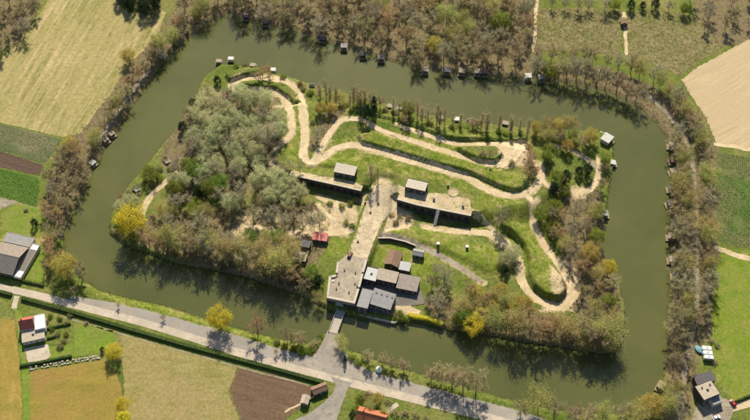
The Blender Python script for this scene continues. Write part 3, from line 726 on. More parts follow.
def opening(par, x, z, wd, ht, y=0, kind='window', fm=None, axis='x'):
    """window or door set in a wall face of the local box; face looks along -y (axis x) or +x (axis y)"""
    m = MB(); b = .09
    def bx(mb, a0, a1, d0, d1, z0, z1):
        if axis == 'x': mb.box(a0, a1, y - d1, y - d0, z0, z1)
        else: mb.box(y + d0, y + d1, a0, a1, z0, z1)
    bx(m, x, x + b, .002, .07, z, z + ht); bx(m, x + wd - b, x + wd, .002, .07, z, z + ht); bx(m, x + b, x + wd - b, .002, .07, z + ht - b, z + ht)
    bx(m, x + b, x + wd - b, .002, .10, z, z + b)
    o = m.build(kind, fm or M_WHITE, par)
    g = MB(); bx(g, x + b, x + wd - b, .004, .03, z + b, z + ht - b); g.build('pane' if kind == 'window' else 'door_leaf', M_GLASS if kind == 'window' else M_WOODD, o)
    return o
def place(pl, pr, z):
    a = W(*pl, z); b = W(*pr, z); return a, math.atan2(b.y - a.y, b.x - a.x), (b - a).length
def bldg(name, label, pl, pr, eave, depth, roof='flat', rh=2.0, base=None, wm=None, rm=None, wins=2, door=True, cat='building', vents=0, chimney=0, side=True, ov=.3, skirt=.8, group=None, skylights=0, rm2=None):
    """box building: near eave runs from pixel pl to pixel pr at height base+eave; depth goes away from the viewer"""
    wm = wm or M_CREAM; rm = rm or M_ROOFG
    if base is None:
        g = G((pl[0] + pr[0]) / 2, (pl[1] + pr[1]) / 2 + eave * 1.1); base = g.z
    a, rz, L = place(pl, pr, base + eave)
    e = empty(name, (a.x, a.y, base), rz, label, cat, group); D = depth; E = eave
    m = MB()
    if roof == 'flat':
        m.box(0, L, 0, D, -skirt, E); m.build('wall', wm, e)
        r = MB(); r.box(-.15, L + .15, -.15, D + .15, E + .002, E + .16); ro = r.build('roof', rm, e)
        t = MB(); q = .16; h0, h1 = E + .163, E + .34
        t.box(-.17, L + .17, -.17, -.17 + q, h0, h1).box(-.17, L + .17, D + .17 - q, D + .17, h0, h1).box(-.17, -.17 + q, -.005, D + .005, h0, h1).box(L + .17 - q, L + .17, -.005, D + .005, h0, h1)
        t.build('roof_edge', wm, ro); zt = E + .16
    elif roof == 'shed':
        m.add([(0, 0, -skirt), (L, 0, -skirt), (L, D, -skirt), (0, D, -skirt), (0, 0, E), (L, 0, E), (L, D, E + rh), (0, D, E + rh)],
              [(0, 3, 2, 1), (4, 5, 6, 7), (0, 1, 5, 4), (1, 2, 6, 5), (2, 3, 7, 6), (3, 0, 4, 7)]); m.build('wall', wm, e)
        r = MB(); s = rh / D; y0, y1 = -ov, D + ov; z0, z1 = E + .01 - ov * s, E + .01 + (D + ov) * s
        r.add([(-ov, y0, z0), (L + ov, y0, z0), (L + ov, y1, z1), (-ov, y1, z1), (-ov, y0, z0 + .14), (L + ov, y0, z0 + .14), (L + ov, y1, z1 + .14), (-ov, y1, z1 + .14)],
              [(0, 3, 2, 1), (4, 5, 6, 7), (0, 1, 5, 4), (1, 2, 6, 5), (2, 3, 7, 6), (3, 0, 4, 7)]); ro = r.build('roof', rm, e); zt = E + rh / 2 + .12
    else:
        gx = roof == 'gablex'          # ridge runs away from the viewer
        if not gx:
            m.add([(0, 0, -skirt), (L, 0, -skirt), (L, D, -skirt), (0, D, -skirt), (0, 0, E), (L, 0, E), (L, D, E), (0, D, E), (0, D / 2, E + rh), (L, D / 2, E + rh)],
                  [(0, 3, 2, 1), (0, 1, 5, 4), (2, 3, 7, 6), (1, 2, 6, 9, 5), (3, 0, 4, 8, 7), (4, 5, 9, 8), (6, 7, 8, 9)])
        else:
            m.add([(0, 0, -skirt), (L, 0, -skirt), (L, D, -skirt), (0, D, -skirt), (0, 0, E), (L, 0, E), (L, D, E), (0, D, E), (L / 2, 0, E + rh), (L / 2, D, E + rh)],
                  [(0, 3, 2, 1), (1, 2, 6, 5), (3, 0, 4, 7), (0, 1, 5, 8, 4), (2, 3, 7, 9, 6), (4, 8, 9, 7), (5, 6, 9, 8)])
        m.build('wall', wm, e)
        half = (L if gx else D) / 2; s = rh / half; t = .16; ln = (D if gx else L); ro = None
        for sg in (0, 1):
            r = MB(); pr_ = []
            for u, v in ((-ov, 0), (half, 0)):
                pr_.append((u, E + .02 + u * s)); 
            pts = [(-ov, E + .02 - ov * s), (half, E + .02 + rh), (half, E + .02 + rh + t), (-ov, E + .02 - ov * s + t)]
            V = []
            for k in (-ov, ln + ov):
                for u, z in pts:
                    uu = u if sg == 0 else 2 * half - u
                    V.append((uu, k, z) if gx else (k, uu, z))
            r.add(V, [(0, 1, 2, 3), (7, 6, 5, 4), (0, 4, 5, 1), (1, 5, 6, 2), (2, 6, 7, 3), (3, 7, 4, 0)])
            o = r.build('roof', (rm2 or rm) if sg else rm, e); bmf(o); ro = ro or o
        rc = MB(); zz = E + .02 + rh + t
        if gx: rc.box(half - .16, half + .16, -ov, D + ov, zz - .05, zz + .06)
        else: rc.box(-ov, L + ov, half - .16, half + .16, zz - .05, zz + .06)
        rc.build('ridge_cap', rm, ro); zt = E + rh
    n = wins + (1 if door else 0)
    for i in range(n):
        x = L * (i + .5) / n
        if door and i == n // 2: opening(e, x - .5, .02, 1.0, min(2.1, E - .2), 0, 'door')
        else: opening(e, x - .55, min(1.0, E * .35), 1.1, min(1.2, E * .45), 0, 'window')
    if E > 5 and wins:
        for i in range(wins): opening(e, L * (i + .5) / wins - .5, E * .6, 1.0, 1.3, 0, 'window')
    if side and D > 4:
        for i in range(2): opening(e, D * (i + .5) / 2 - .5, min(1.0, E * .35), 1.0, min(1.2, E * .45), L, 'window', axis='y')
    for i in range(vents):
        v = MB(); x = L * (i + .6) / vents; v.box(x - .3, x + .3, D * .72, D * .72 + .6, zt - .3, zt + .5).box(x - .4, x + .4, D * .72 - .1, D * .72 + .7, zt + .503, zt + .6); v.build('roof_vent', M_ROOFD, ro)
    for i in range(skylights):
        v = MB(); x = L * (i + .5) / skylights; v.box(x - .6, x + .6, D * .4, D * .4 + 1.4, zt - .2, zt + .2); v.build('skylight', M_GLASS, ro)
    for i in range(chimney):
        v = MB(); x = L * (.2 + .6 * i); yy = D * .5; v.box(x - .35, x + .35, yy - .3, yy + .3, zt - .8, zt + 1.3).box(x - .43, x + .43, yy - .38, yy + .38, zt + 1.303, zt + 1.42); v.build('chimney', M_BRICK, ro)
    return e
def bmf(o):
    b = bmesh.new(); b.from_mesh(o.data); bmesh.ops.recalc_face_normals(b, faces=b.faces); b.to_mesh(o.data); b.free()
def wallrun(name, pts, th, z0, z1, m, parent=None, off=(0, 0)):
    """upright wall along world points; thickness to the left of its direction"""
    P = [Vector(p[:2]) for p in pts]; n = len(P); q = []
    for i, p in enumerate(P):
        d = (P[min(i + 1, n - 1)] - P[max(i - 1, 0)]).normalized(); q.append(p + Vector((-d.y, d.x)) * th)
    mb = MB(); mb.prism([tuple(p - Vector(off)) for p in P] + [tuple(p - Vector(off)) for p in q[::-1]], z0, z1)
    o = mb.build(name, m, parent); bmf(o); return o

# casemate fronts: long walls with gun-room openings under an earth roof
def casemate(line, label, z0, n, roofpx, lead=2.4):
    P = [Vector(p) for p in WP(line, ZT)]; a = P[0]
    e = empty('casemate', (a.x, a.y, 0), 0, label, 'casemate')
    wallrun('wall', P, 3.6, z0, ZT - .02, M_BRICK, e, a); q = []
    d = (P[-1] - P[0]).normalized(); nb = Vector((-d.y, d.x))
    wallrun('roof_slab', [p + nb * .85 for p in P], 3.4, ZT - .015, ZT + .12, M_SANDROOF, e, a)
    wallrun('coping', [p - nb * .25 for p in P], 1.1, ZT - .017, ZT + .35, M_CONC, e, a)
    wallrun('plinth', [p - nb * .12 for p in P], .12, z0, 1.5, M_BRICK, e, a)
    tot = [0]
    for i in range(len(P) - 1): tot.append(tot[-1] + (P[i + 1] - P[i]).length)
    for k in range(n):
        s = tot[-1] * (k + .5) / n; i = max(j for j in range(len(P) - 1) if tot[j] <= s); dd = (P[i + 1] - P[i]).normalized(); c = P[i] + dd * (s - tot[i]) - a
        h = bpy.data.objects.new('opening', None); m = MB(); hw = .95 if k % 3 else 1.3; top = 3.4; pts = [(-hw, 1.6 if k % 3 else 1.2)]
        for j in range(9): an = math.pi * (1 - j / 8); pts.append((hw * math.cos(an), top + hw * .8 * math.sin(an)))
        pts.append((hw, 1.6 if k % 3 else 1.2)); nn = len(pts)
        V = [(x, -.03, z) for x, z in pts] + [(x, .1, z) for x, z in pts]
        m.add(V, [tuple(range(nn)), tuple(range(2 * nn - 1, nn - 1, -1))] + [(i2, (i2 + 1) % nn, nn + (i2 + 1) % nn, nn + i2) for i2 in range(nn)])
        o = m.build('gun_room_opening', M_BLACK, e); bmf(o); o.location = (c.x, c.y, 0); o.rotation_euler = (0, 0, math.atan2(dd.y, dd.x))
        fr = MB()
        for j in range(nn - 1):
            (x0, q0), (x1, q1) = pts[j], pts[j + 1]
            fr.tube((x0, -.06, q0), (x1, -.06, q1), .12, .12, 4)
        fr.build('arch_surround', M_BRICK, o)
    return e
casemate(FACE_L, 'long brick casemate front below the sandy roof strip beside pale willows', -.5, 11, None)
casemate(FACE_R, 'long brick casemate front above the curved dry ditch with footbridge', -1.2, 10, None)
sheet('casemate_roof', [(287, 170.5), (310, 174.5), (337, 178.5), (353, 182), (362, 186), (361, 187.6), (335, 181.8), (310, 176.4), (289, 172)], M_SANDROOF, .22, .2, drape=True)
sheet('casemate_roof', [(398, 186), (422, 192.5), (446, 194), (470, 199.5), (471, 212.8), (438, 206.3), (416, 201.8), (398, 196.3)], M_SANDROOF, .22, .2, drape=True)
# ditch footbridge
def beam(p, q, w_, h):
    d = q - p; n = Vector((-d.y, d.x, 0)).normalized() * w_ / 2; u = Vector((0, 0, h))
    V = [p - n, p + n, q + n, q - n]; return [tuple(v) for v in V] + [tuple(v + u) for v in V], [(0, 3, 2, 1), (4, 5, 6, 7), (0, 1, 5, 4), (1, 2, 6, 5), (2, 3, 7, 6), (3, 0, 4, 7)]
def footbridge():
    a = W(438.3, 209.5, ZT) - Vector((0, .4, 0)); g = G(434.5, 226); b = Vector((g.x, g.y, g.z + .15))
    e = empty('footbridge', (a.x, a.y, 0), 0, 'narrow pale footbridge from the casemate roof across the dark ditch', 'footbridge'); o = Vector((a.x, a.y, 0))
    a = a - o; b = b - o; a.z = ZT + .2
    dl_ = (b - a).normalized(); L = (b - a).length
    n = int(L / .8)
    pm = None
    for i in range(n):
        p = a + dl_ * (i * .8); m = MB(); m.add(*beam(p, p + dl_ * .74, 1.7, .12)); k = m.build('plank', M_CONC, e)
    nn = Vector((-dl_.y, dl_.x, 0)).normalized()
    for s in (-1, 1):
        m = MB(); m.add(*beam(a + nn * s * .85 - Vector((0, 0, .35)), b + nn * s * .85 - Vector((0, 0, .35)), .16, .34)); m.build('girder', M_METAL, e)
        m = MB(); m.tube(a + nn * s * .95 + Vector((0, 0, 1.1)), b + nn * s * .95 + Vector((0, 0, 1.1)), .05, .05, 5)
        for i in range(5): p = a + (b - a) * (i + .2) / 5 + nn * s * .95; m.tube(p - Vector((0, 0, .1)), p + Vector((0, 0, 1.1)), .045, .045, 5)
        m.build('handrail', M_METAL, e)
footbridge()
# two small blocks on the casemate roofs
bldg('casemate_block', 'small concrete block with pale roof beside the leafless poplars on the rampart', (334, 171.5), (354, 175.5), 3.6, 6.5, 'shed', .5, ZT, M_BRICK, M_CONC, 2, True, 'blockhouse', side=False)
bldg('casemate_block', 'small concrete block with pale roof on the sandy terrace above the ditch', (405, 187), (425, 191.5), 3.8, 7.0, 'flat', .5, ZT, M_BRICK, M_CONC, 2, True, 'blockhouse', side=False)
def gunpit():
    c = G(453, 193.0); e = empty('gun_pit', (c.x, c.y, ZT), 0, 'round concrete pit with low rim on the sandy terrace', 'gun pit'); m = MB(); n = 20
    V = []; R = 3.2
    for r_, z in ((R, -.3), (R, .36), (R - .5, .36), (R - .5, .16)):
        for i in range(n): a = 2 * math.pi * i / n; V.append((r_ * math.cos(a), r_ * math.sin(a), z))
    F = []
    for k in range(3):
        for i in range(n): F.append((k * n + i, k * n + (i + 1) % n, (k + 1) * n + (i + 1) % n, (k + 1) * n + i))
    m.add(V, F); m.build('rim', M_SANDROOF, e)
    m = MB(); m.prism([((R - .5) * math.cos(2 * math.pi * i / n), (R - .5) * math.sin(2 * math.pi * i / n)) for i in range(n)], -.2, .19); m.build('pit_floor', M_SANDROOF, e)
gunpit()
def shaft(px, py, label, s=1.0, z=None, group=None, m1=None, m2=None):
    g = G(px, py) if z is None else W(px, py, z)
    e = empty('ventilation_shaft', (g.x, g.y, g.z if z is None else z), .25, label, 'ventilation shaft', group); m = MB(); m.box(-.55 * s, .55 * s, -.55 * s, .55 * s, -.3, 1.5 * s); m.build('shaft', m1 or M_ROOFD, e)
    m = MB(); m.box(-.75 * s, .75 * s, -.75 * s, .75 * s, 1.503 * s, 1.75 * s); m.build('cap', m2 or M_CONCD, e)
    m = MB(); m.box(-.3 * s, .3 * s, -.6 * s, -.553 * s, .7 * s, 1.2 * s); m.build('grille', M_BLACK, e); return e
lab = 'squat ventilation shaft on the sandy casemate terrace'
shaft(434, 199.5, lab, .9, ZT + .1, lab); shaft(463, 206.5, lab, .9, ZT + .1, lab); shaft(448, 186, lab, .9, None, lab)
lab = 'dark shaft with white cap on the sloping lawn between two paths'
shaft(438, 245, lab, 1.1, None, lab, M_ROOFD, M_WHITE); shaft(467, 248, lab, 1.1, None, lab, M_ROOFD, M_WHITE)
lab = 'dark low shaft standing in the sandy courtyard'
for px, py in ((378.5, 203.5), (370.5, 212.5), (365.5, 203), (358, 241.5)): shaft(px, py, lab, .75, None, lab)

# gatehouse
def gatehouse():
    zr = 6.0
    P = [Vector(p) for p in WP([(326.5, 298.5), (355, 304.5), (360, 288), (364, 273), (368, 259), (347, 254.5), (337, 263), (335.5, 275.5), (329, 277)], zr)]
    a = P[0]; e = empty('gatehouse', (a.x, a.y, 0), 0, 'broad gatehouse with sandy terrace roof and low parapet at the bridge head', 'gatehouse')
    L = [tuple(p - a) for p in P]
    m = MB(); m.prism(L, -2.2, zr - .02); o = m.build('wall', M_BRICK, e); bmf(o)
    m = MB(); m.prism(L, zr - .017, zr + .18); ro = m.build('roof', surf('terrace_roof', (.30, .255, .19), (.44, .375, .275), (.25, .225, .18), s1=.16, s2=1.3, fine=.35, bump=.2), e); bmf(ro)
    n = len(P)
    for i in range(n):
        if i in (4, 5): continue
        p, q = Vector(L[i]), Vector(L[(i + 1) % n]); d = (q - p).normalized(); nn = Vector((-d.y, d.x)); q = q - d * .012; p = p + d * .012
        m = MB(); th = 1.3; m.prism([tuple(p + d * (.0)), tuple(q - d * th), tuple(q - d * th + nn * th), tuple(p + nn * th)], zr + .183, zr + 1.0 + .002 * i); b = m.build('parapet', M_CONC, e); bmf(b)
    for px, py in ((333, 281.5), (337, 276), (336.5, 289), (349, 292.5), (355, 284), (357, 286.5), (355.5, 273), (344.5, 270.5), (339, 283.5)):
        c = W(px, py, zr); v = MB(); x, y = c.x - a.x, c.y - a.y; s = RS.uniform(.55, .8); hgt = RS.uniform(.7, 1.1)
        v.box(x - s / 2, x + s / 2, y - s / 2, y + s / 2, zr + .1, zr + hgt).box(x - s * .62, x + s * .62, y - s * .62, y + s * .62, zr + hgt + .003, zr + hgt + .15); v.build('roof_vent', M_ROOFD if RS.random() < .75 else M_WHITE, ro)
    # front face: arched gate and windows
    p, q = Vector(L[0]), Vector(L[1]); d = (q - p).normalized(); Ln = (q - p).length; rz = math.atan2(d.y, d.x)
    c = Vector(L[0]) + d * Ln * .44
    pts = [(-1.9, .3)] + [(1.9 * math.cos(math.pi * (1 - j / 10)), 2.6 + 1.6 * math.sin(math.pi * j / 10)) for j in range(11)] + [(1.9, .3)]
    nn = len(pts); m = MB(); m.add([(x, -.05, z) for x, z in pts] + [(x, .1, z) for x, z in pts], [tuple(range(nn)), tuple(range(2 * nn - 1, nn - 1, -1))] + [(i, (i + 1) % nn, nn + (i + 1) % nn, nn + i) for i in range(nn)])
    g = m.build('gate', M_METAL, e); bmf(g); g.location = (c.x, c.y, 0); g.rotation_euler = (0, 0, rz)
    m = MB()
    for j in range(nn - 1): m.tube((pts[j][0] * 1.08, -.1, pts[j][1]), (pts[j + 1][0] * 1.08, -.1, pts[j + 1][1]), .22, .22, 5)
    m.build('gate_arch', M_CONC, g)
    for k in (.12, .26, .64, .78, .9):
        c = Vector(L[0]) + d * Ln * k; m = MB(); m.box(-.45, .45, -.06, .1, 2.2, 4.0); o = m.build('loophole', M_BLACK, e); o.location = (c.x, c.y, 0); o.rotation_euler = (0, 0, rz)
    m = MB(); m.box(0, Ln, -.35, .0, 5.2, 5.55); o = m.build('cornice', M_CONC, e); o.location = (L[0][0], L[0][1], 0); o.rotation_euler = (0, 0, rz)
gatehouse()
# bridge
def bridge():
    a = W(333, 332, .35); b = W(341.5, 309.0, .35); e = empty('bridge', (a.x, a.y, 0), math.atan2(b.y - a.y, b.x - a.x), 'narrow bridge with railings leading over the moat to the gatehouse', 'bridge'); L = (b - a).length + 1.0
    m = MB(); m.box(-.5, L, -2.4, 2.4, -.15, .3); m.build('deck', M_ROADB, e)
    for s in (-1, 1):
        m = MB(); m.box(-.5, L, s * 2.42 - .2, s * 2.42 + .2, -.35, .52); m.build('kerb', M_CONC, e)
        r_ = MB()
        r_.tube((-.4, s * 2.42, 1.45), (L, s * 2.42, 1.45), .06, .06, 5).tube((-.4, s * 2.42, 1.0), (L, s * 2.42, 1.0), .04, .04, 5)
        rail = r_.build('railing', M_METAL, e); k = int(L / 2)
        for i in range(k + 1):
            m = MB(); x = -.3 + i * (L - .1) / k; m.box(x - .06, x + .06, s * 2.42 - .06, s * 2.42 + .06, .5, 1.5); m.build('post', M_METAL, rail)
    for x in (.2, L * .45, L * .8):
        m = MB(); m.box(x - .5, x + .5, -2.1, 2.1, -3.2, -.152); m.build('pier', M_BRICK, e)
M_ROADB = solid('bridge_deck', (.40, .36, .30), .9, .2, .8)
bridge()

# buildings of the moat terrace beside the gatehouse
wallrun_pts = WP([(345, 311.5), (377, 319.5), (395, 323.5), (400, 319)], .4)
e = empty('quay_wall', (*wallrun_pts[0], 0), 0, 'low quay wall holding the terrace below the grey-roofed buildings', 'quay wall'); wallrun('wall', wallrun_pts, .8, -2.4, .5, M_CONCD, e, wallrun_pts[0]); wallrun('coping', wallrun_pts, 1.0, .503, .7, M_CONC, e, wallrun_pts[0])
TB = 1.0
sheet('terrace_paving', [(362, 278), (398, 283), (421, 289), (424, 304), (396, 309), (392, 316), (350, 307), (358, 298)], surf('shade_dark_paving', (.13, .12, .105), (.19, .175, .15), s1=.1, s2=1.2, fine=.25), .26, .2, drape=True)  # dark tone stands in for the buildings' shade across the yard
sheet('terrace_paving', [(394, 306), (410, 306), (421, 311), (419, 316), (400, 320), (394, 318)], M_PATH, .3, .2, drape=True)
bldg('terrace_building', 'tall grey flat-roofed wing wedged against the gatehouse', (356.5, 306.3), (367.5, 308.8), 5.8, 12.5, 'flat', 0, TB - .6, M_BRICK, M_ROOFG, 2, False, side=False, skirt=2)
bldg('terrace_building', 'grey-roofed house with roof vents above the quay wall', (369, 303), (390, 309.5), 5.2, 9.5, 'shed', 1.2, TB - .6, M_BRICK, M_ROOFG, 4, True, vents=4, skirt=2)
bldg('terrace_building', 'pale grey flat-roofed annex beside the gatehouse parapet', (363.5, 278.7), (375.5, 281.5), 4.6, 8.6, 'flat', 0, TB, M_BRICK, M_ROOFL, 1, True, side=False, skylights=1)
bldg('terrace_building', 'beige-roofed building joining the pale annex to the brown barn', (376, 278.5), (395.5, 283), 4.6, 6.6, 'shed', .9, TB, M_BRICK, M_ROOFB, 3, True, chimney=0)
bldg('barn', 'brown-roofed barn on the lawn behind the beige-roofed building', (384.5, 263.5), (397.5, 267), 3.6, 9.8, 'gablex', 1.6, TB, M_WOODD, M_ROOFBR, 0, True, 'barn', side=False)
bldg('shed', 'small shed with white-grey lean-to roof next to the brown barn', (399, 269.0), (409, 271), 3.4, 5.0, 'shed', .5, TB, M_WOODD, M_ROOFL, 1, True, 'shed', side=False)
bldg('shed', 'wide grey-brown roofed shed beside the leafless grey trees', (396.5, 287.5), (416.5, 291.5), 3.6, 9.0, 'shed', .8, TB - .3, M_WOODD, M_ROOFBR2 if 'M_ROOFBR2' in globals() else solid('roof_greybrown', (.29, .25, .22), .85, .25, .6), 2, True, 'shed')
bldg('shed', 'grey gabled shed at the bend of the ramp path', (412.5, 254.5), (422.5, 256.5), 3.0, 4.2, 'gable', .9, TB, M_WOODD, M_ROOFG, 1, True, 'shed', side=False)
wl = [tuple(G(x, y)[:2]) for x, y in ((375, 237), (390, 240.5), (405, 244), (415, 248))]
e = empty('retaining_wall', (*wl[0], 0), 0, 'dark retaining wall between the ramp path and the barn lawn', 'wall'); wallrun('wall', wl, .6, -.4, 3.2, M_BRICK, e, wl[0]); wallrun('coping', [(p[0], p[1] - .06) for p in wl], .75, 3.203, 3.4, M_CONC, e, wl[0])
# sheds west of the courtyard
bldg('shed', 'long shed with faded red roof on the lawn beside the courtyard', (312.5, 239), (326.5, 241), 2.8, 4.6, 'shed', .9, None, M_WOODD, M_ROOFPK, 2, True, 'shed', side=False)
bldg('shed', 'small black-fronted shed beside the red-roofed shed', (300, 245.5), (309, 247.5), 3.0, 4.0, 'shed', .5, None, M_WOODD, M_ROOFD, 0, True, 'shed', side=False)
bldg('ruined_shed', 'pale ruined shed with patched roof in the dark evergreen clump', (293, 258.5), (305, 261), 2.6, 5.0, 'shed', .4, None, M_CONCD, M_ROOFB, 1, True, 'shed', side=False, vents=2)
bldg('hut', 'tiny gabled hut beside the pale ruined shed', (282.5, 255), (286.5, 256), 2.0, 2.4, 'gablex', .9, None, M_CREAM, M_ROOFB, 0, True, 'hut', side=False)

# farm and houses outside the moat
M_ROOFD2 = solid('roof_dark_and_shaded', (.185, .165, .15), .8, .3, .6)  # barn's near slope darkened as shaded; the narrow annex is this dark itself
bldg('barn', 'large barn with gable roof toned sunlit brown and shaded dark grey by the road', (-14, 269), (12.5, 275), 4.2, 19.5, 'gable', 3.6, 0, M_BRICK, M_ROOFD2, 4, True, 'barn', skylights=0, rm2=solid('roof_sunlit_slope', (.26, .215, .18), .85, .3, .7))  # sunlight on the far slope is put into its lighter brown
bldg('barn_annex', 'grey flat-roofed lean-to along the rear of the large barn', (3, 241), (29.5, 247), 3.2, 6.5, 'flat', 0, 0, M_CREAM, M_ROOFG, 0, False, 'annex', side=False)
_an = bldg('barn_annex', 'narrow annex with white roof lights along the gable of the large barn', (13.3, 276.5), (20.3, 278.2), 3.0, 24.0, 'flat', 0, 0, M_CREAM, M_ROOFD2, 0, True, 'annex', side=False)
for y0, y1 in ((.5, 4.5), (20, 23.5)):
    m = MB(); m.box(.4, 4.6, y0, y1, 3.1, 3.26); m.build('roof_light', M_WHITE, _an)
bldg('house', 'white-walled house with dark red tiled roof beside the vegetable beds', (20.5, 330), (34, 327.5), 4.4, 7.5, 'gable', 3.4, 0, M_WHITE, M_ROOFR, 3, True, 'house', chimney=1)
bldg('house_annex', 'white flat-roofed wing joined to the red-roofed house', (35.5, 329.5), (45, 327.5), 4.6, 9.0, 'flat', 0, 0, M_WHITE, M_ROOFW if 'M_ROOFW' in globals() else M_WHITE, 2, False, 'annex')
bldg('house_annex', 'low beige flat-roofed extension in front of the red-roofed house', (22.5, 342.5), (44.5, 337.5), 3.2, 6.8, 'flat', 0, 0, M_CREAM, M_ROOFB, 3, True, 'annex', skylights=1)
sheet('patio', [(21, 349), (48, 344), (51, 356), (43, 362), (27, 362), (22, 358)], M_ROAD, .08, .1)
bldg('shed', 'garden shed with pale roof between ploughed field and side road', (300.5, 402.5), (307.5, 404), 2.6, 4.6, 'gablex', 1.0, 0, M_WOOD, M_ROOFB, 0, True, 'shed', side=False)
bldg('shed', 'dark red-brown shed at the corner of hedge and side road', (314, 394.5), (328, 389.0), 2.8, 4.4, 'gable', 1.2, 0, M_BRICK, M_ROOFBR, 2, True, 'shed', side=False)
bldg('house', 'orange-tiled house in the shrubby garden by the side road', (356, 420), (384, 427), 3.6, 8.0, 'gable', 3.0, 0, M_BRICK, M_ROOFO, 4, True, 'house', chimney=1)
bldg('house', 'flat-roofed house with beige terrace roof beside the wide lawn', (704, 400.0), (720, 393.5), 5.6, 8.5, 'flat', 0, 0, M_BRICK, M_ROOFB, 3, True, 'house', chimney=0, vents=2, skylights=1)
bldg('house_annex', 'grey-roofed low wing of the flat-roofed house next to the red car', (713.5, 404.5), (723, 400.8), 3.4, 3.6, 'flat', 0, 0, M_CREAM, M_ROOFG, 2, False, 'annex', side=False)
bldg('outbuilding', 'dark outbuilding behind the flat-roofed house', (697.5, 384.5), (715.5, 380), 3.6, 5.0, 'shed', .6, 0, M_WOODD, M_ROOFD, 2, False, 'outbuilding', side=False)
bldg('shed', 'weathered hay shed at the head of the rough field path', (621.5, 24), (627.5, 24.2), 2.6, 5.0, 'gablex', 1.2, 0, M_WOODD, M_ROOFBR, 0, True, 'shed', side=False)
sheet('yard', [(697, 404), (724, 398), (735, 404), (730, 420), (700, 440), (692, 420)], M_TRACK, .1, .2)

# ------------------------------------------------------------------ huts along the moat
M_ROOFW2 = solid('roof_weathered_white', (.52, .51, .48), .8, .35, 1.2); M_ROOFB2 = solid('roof_weathered_beige', (.30, .255, .19), .85, .4, 1.2)
def hut(px, py, rz, kind, label, group=None, s=1.0):
    p = W(px, py, 0); zb = -.35
    e = empty('angler_hut', (p.x, p.y, zb), rz, label, 'hut', group or label); w_, d_ = 3.4 * s, 2.8 * s; h = 2.2 * s
    rm = {0: M_ROOFG, 1: M_ROOFD, 2: M_ROOFB2, 3: M_ROOFW2, 4: M_ROOFBR}[kind]; wm = {0: M_WOOD, 1: M_WOODD, 2: M_WOOD, 3: M_CREAM, 4: M_WOODD}[kind]
    m = MB(); m.box(-w_ / 2 - .5, w_ / 2 + .5, -d_ / 2 - 1.6, d_ / 2 + .2, 0, .16); m.build('deck', M_WOOD, e)
    for sx in (-1, 1):
        for sy in (-1.5, .3):
            m = MB(); x, y = sx * w_ / 2, sy * d_ / 2 - (.6 if sy < 0 else 0); m.box(x - .1, x + .1, y - .1, y + .1, -3.0, -.003); m.build('stilt', M_WOODD, e)
    m = MB(); m.box(-w_ / 2, w_ / 2, -d_ / 2, d_ / 2, .163, h); m.build('wall', wm, e)
    if kind in (1, 4):
        r_ = MB(); r_.add([(-w_ / 2 - .25, -d_ / 2 - .3, h - .1), (w_ / 2 + .25, -d_ / 2 - .3, h - .1), (w_ / 2 + .25, d_ / 2 + .3, h - .1), (-w_ / 2 - .25, d_ / 2 + .3, h - .1), (-w_ / 2 - .25, 0, h + .8), (w_ / 2 + .25, 0, h + .8)],
              [(0, 3, 2, 1), (0, 1, 5, 4), (2, 3, 4, 5), (1, 2, 5), (3, 0, 4)]); r_.build('roof', rm, e)
    else:
        r_ = MB(); r_.add([(-w_ / 2 - .25, -d_ / 2 - .5, h), (w_ / 2 + .25, -d_ / 2 - .5, h), (w_ / 2 + .25, d_ / 2 + .3, h + .4), (-w_ / 2 - .25, d_ / 2 + .3, h + .4), (-w_ / 2 - .25, -d_ / 2 - .5, h + .12), (w_ / 2 + .25, -d_ / 2 - .5, h + .12), (w_ / 2 + .25, d_ / 2 + .3, h + .52), (-w_ / 2 - .25, d_ / 2 + .3, h + .52)],
              [(0, 3, 2, 1), (4, 5, 6, 7), (0, 1, 5, 4), (1, 2, 6, 5), (2, 3, 7, 6), (3, 0, 4, 7)]); r_.build('roof', rm, e)
    m = MB(); m.box(-.4, .4, -d_ / 2 - .05, -d_ / 2 - .003, .17, 1.75 * s); m.build('door', M_WOODD, e)
    m = MB(); m.box(w_ / 2 - 1.05, w_ / 2 - .35, -d_ / 2 - .05, -d_ / 2 - .003, 1.0, 1.6 * s); m.build('window', M_GLASS, e)
    return e
def hl(k): return {0: 'grey-roofed', 1: 'dark gabled', 2: 'beige-roofed', 3: 'white-roofed', 4: 'brown gabled'}[k]
for px, py, k in ((246, 18, 1), (266, 24, 1), (323, 40, 1), (344, 48, 0), (363, 56, 1), (381, 59.5, 2), (425, 71.5, 2), (447, 72, 0), (462, 73, 2), (478, 73.5, 2), (484, 74, 4), (528, 78, 3), (541, 79.5, 0)):
    hut(px, py, RS.uniform(-.3, .1), k, f'{hl(k)} angler hut on stilts below the dense wood on the outer bank', None, 1.15)
for px, py, k in ((671.5, 147, 0), (673, 162, 4), (673, 173, 2), (671, 190, 1), (670, 205, 1), (671, 238, 2), (672, 261, 2), (675.5, 277, 0)):
    hut(px, py, -math.pi / 2 + RS.uniform(-.2, .2), k, f'{hl(k)} angler hut on stilts at the tree belt bank', None, 1.1)
hut(661, 387, -.6, 2, 'beige-roofed angler hut at the lower end of the tree belt', None, 1.2)
for px, py, k in ((161.5, 57, 3), (112, 135, 2), (106, 141, 2), (93, 164, 3)):
    hut(px, py, .9 + RS.uniform(-.15, .15), k, f'{hl(k)} angler hut on the bank beside the hay field', None, .9)
for px, py, k in ((219, 63, 2), (231, 60.5, 3), (253, 67, 2), (273, 71.5, 3), (312, 87, 1)):
    hut(px, py, math.pi + RS.uniform(-.3, .2), k, f'{hl(k)} hut on the island shore round the path hairpin', None, .95)
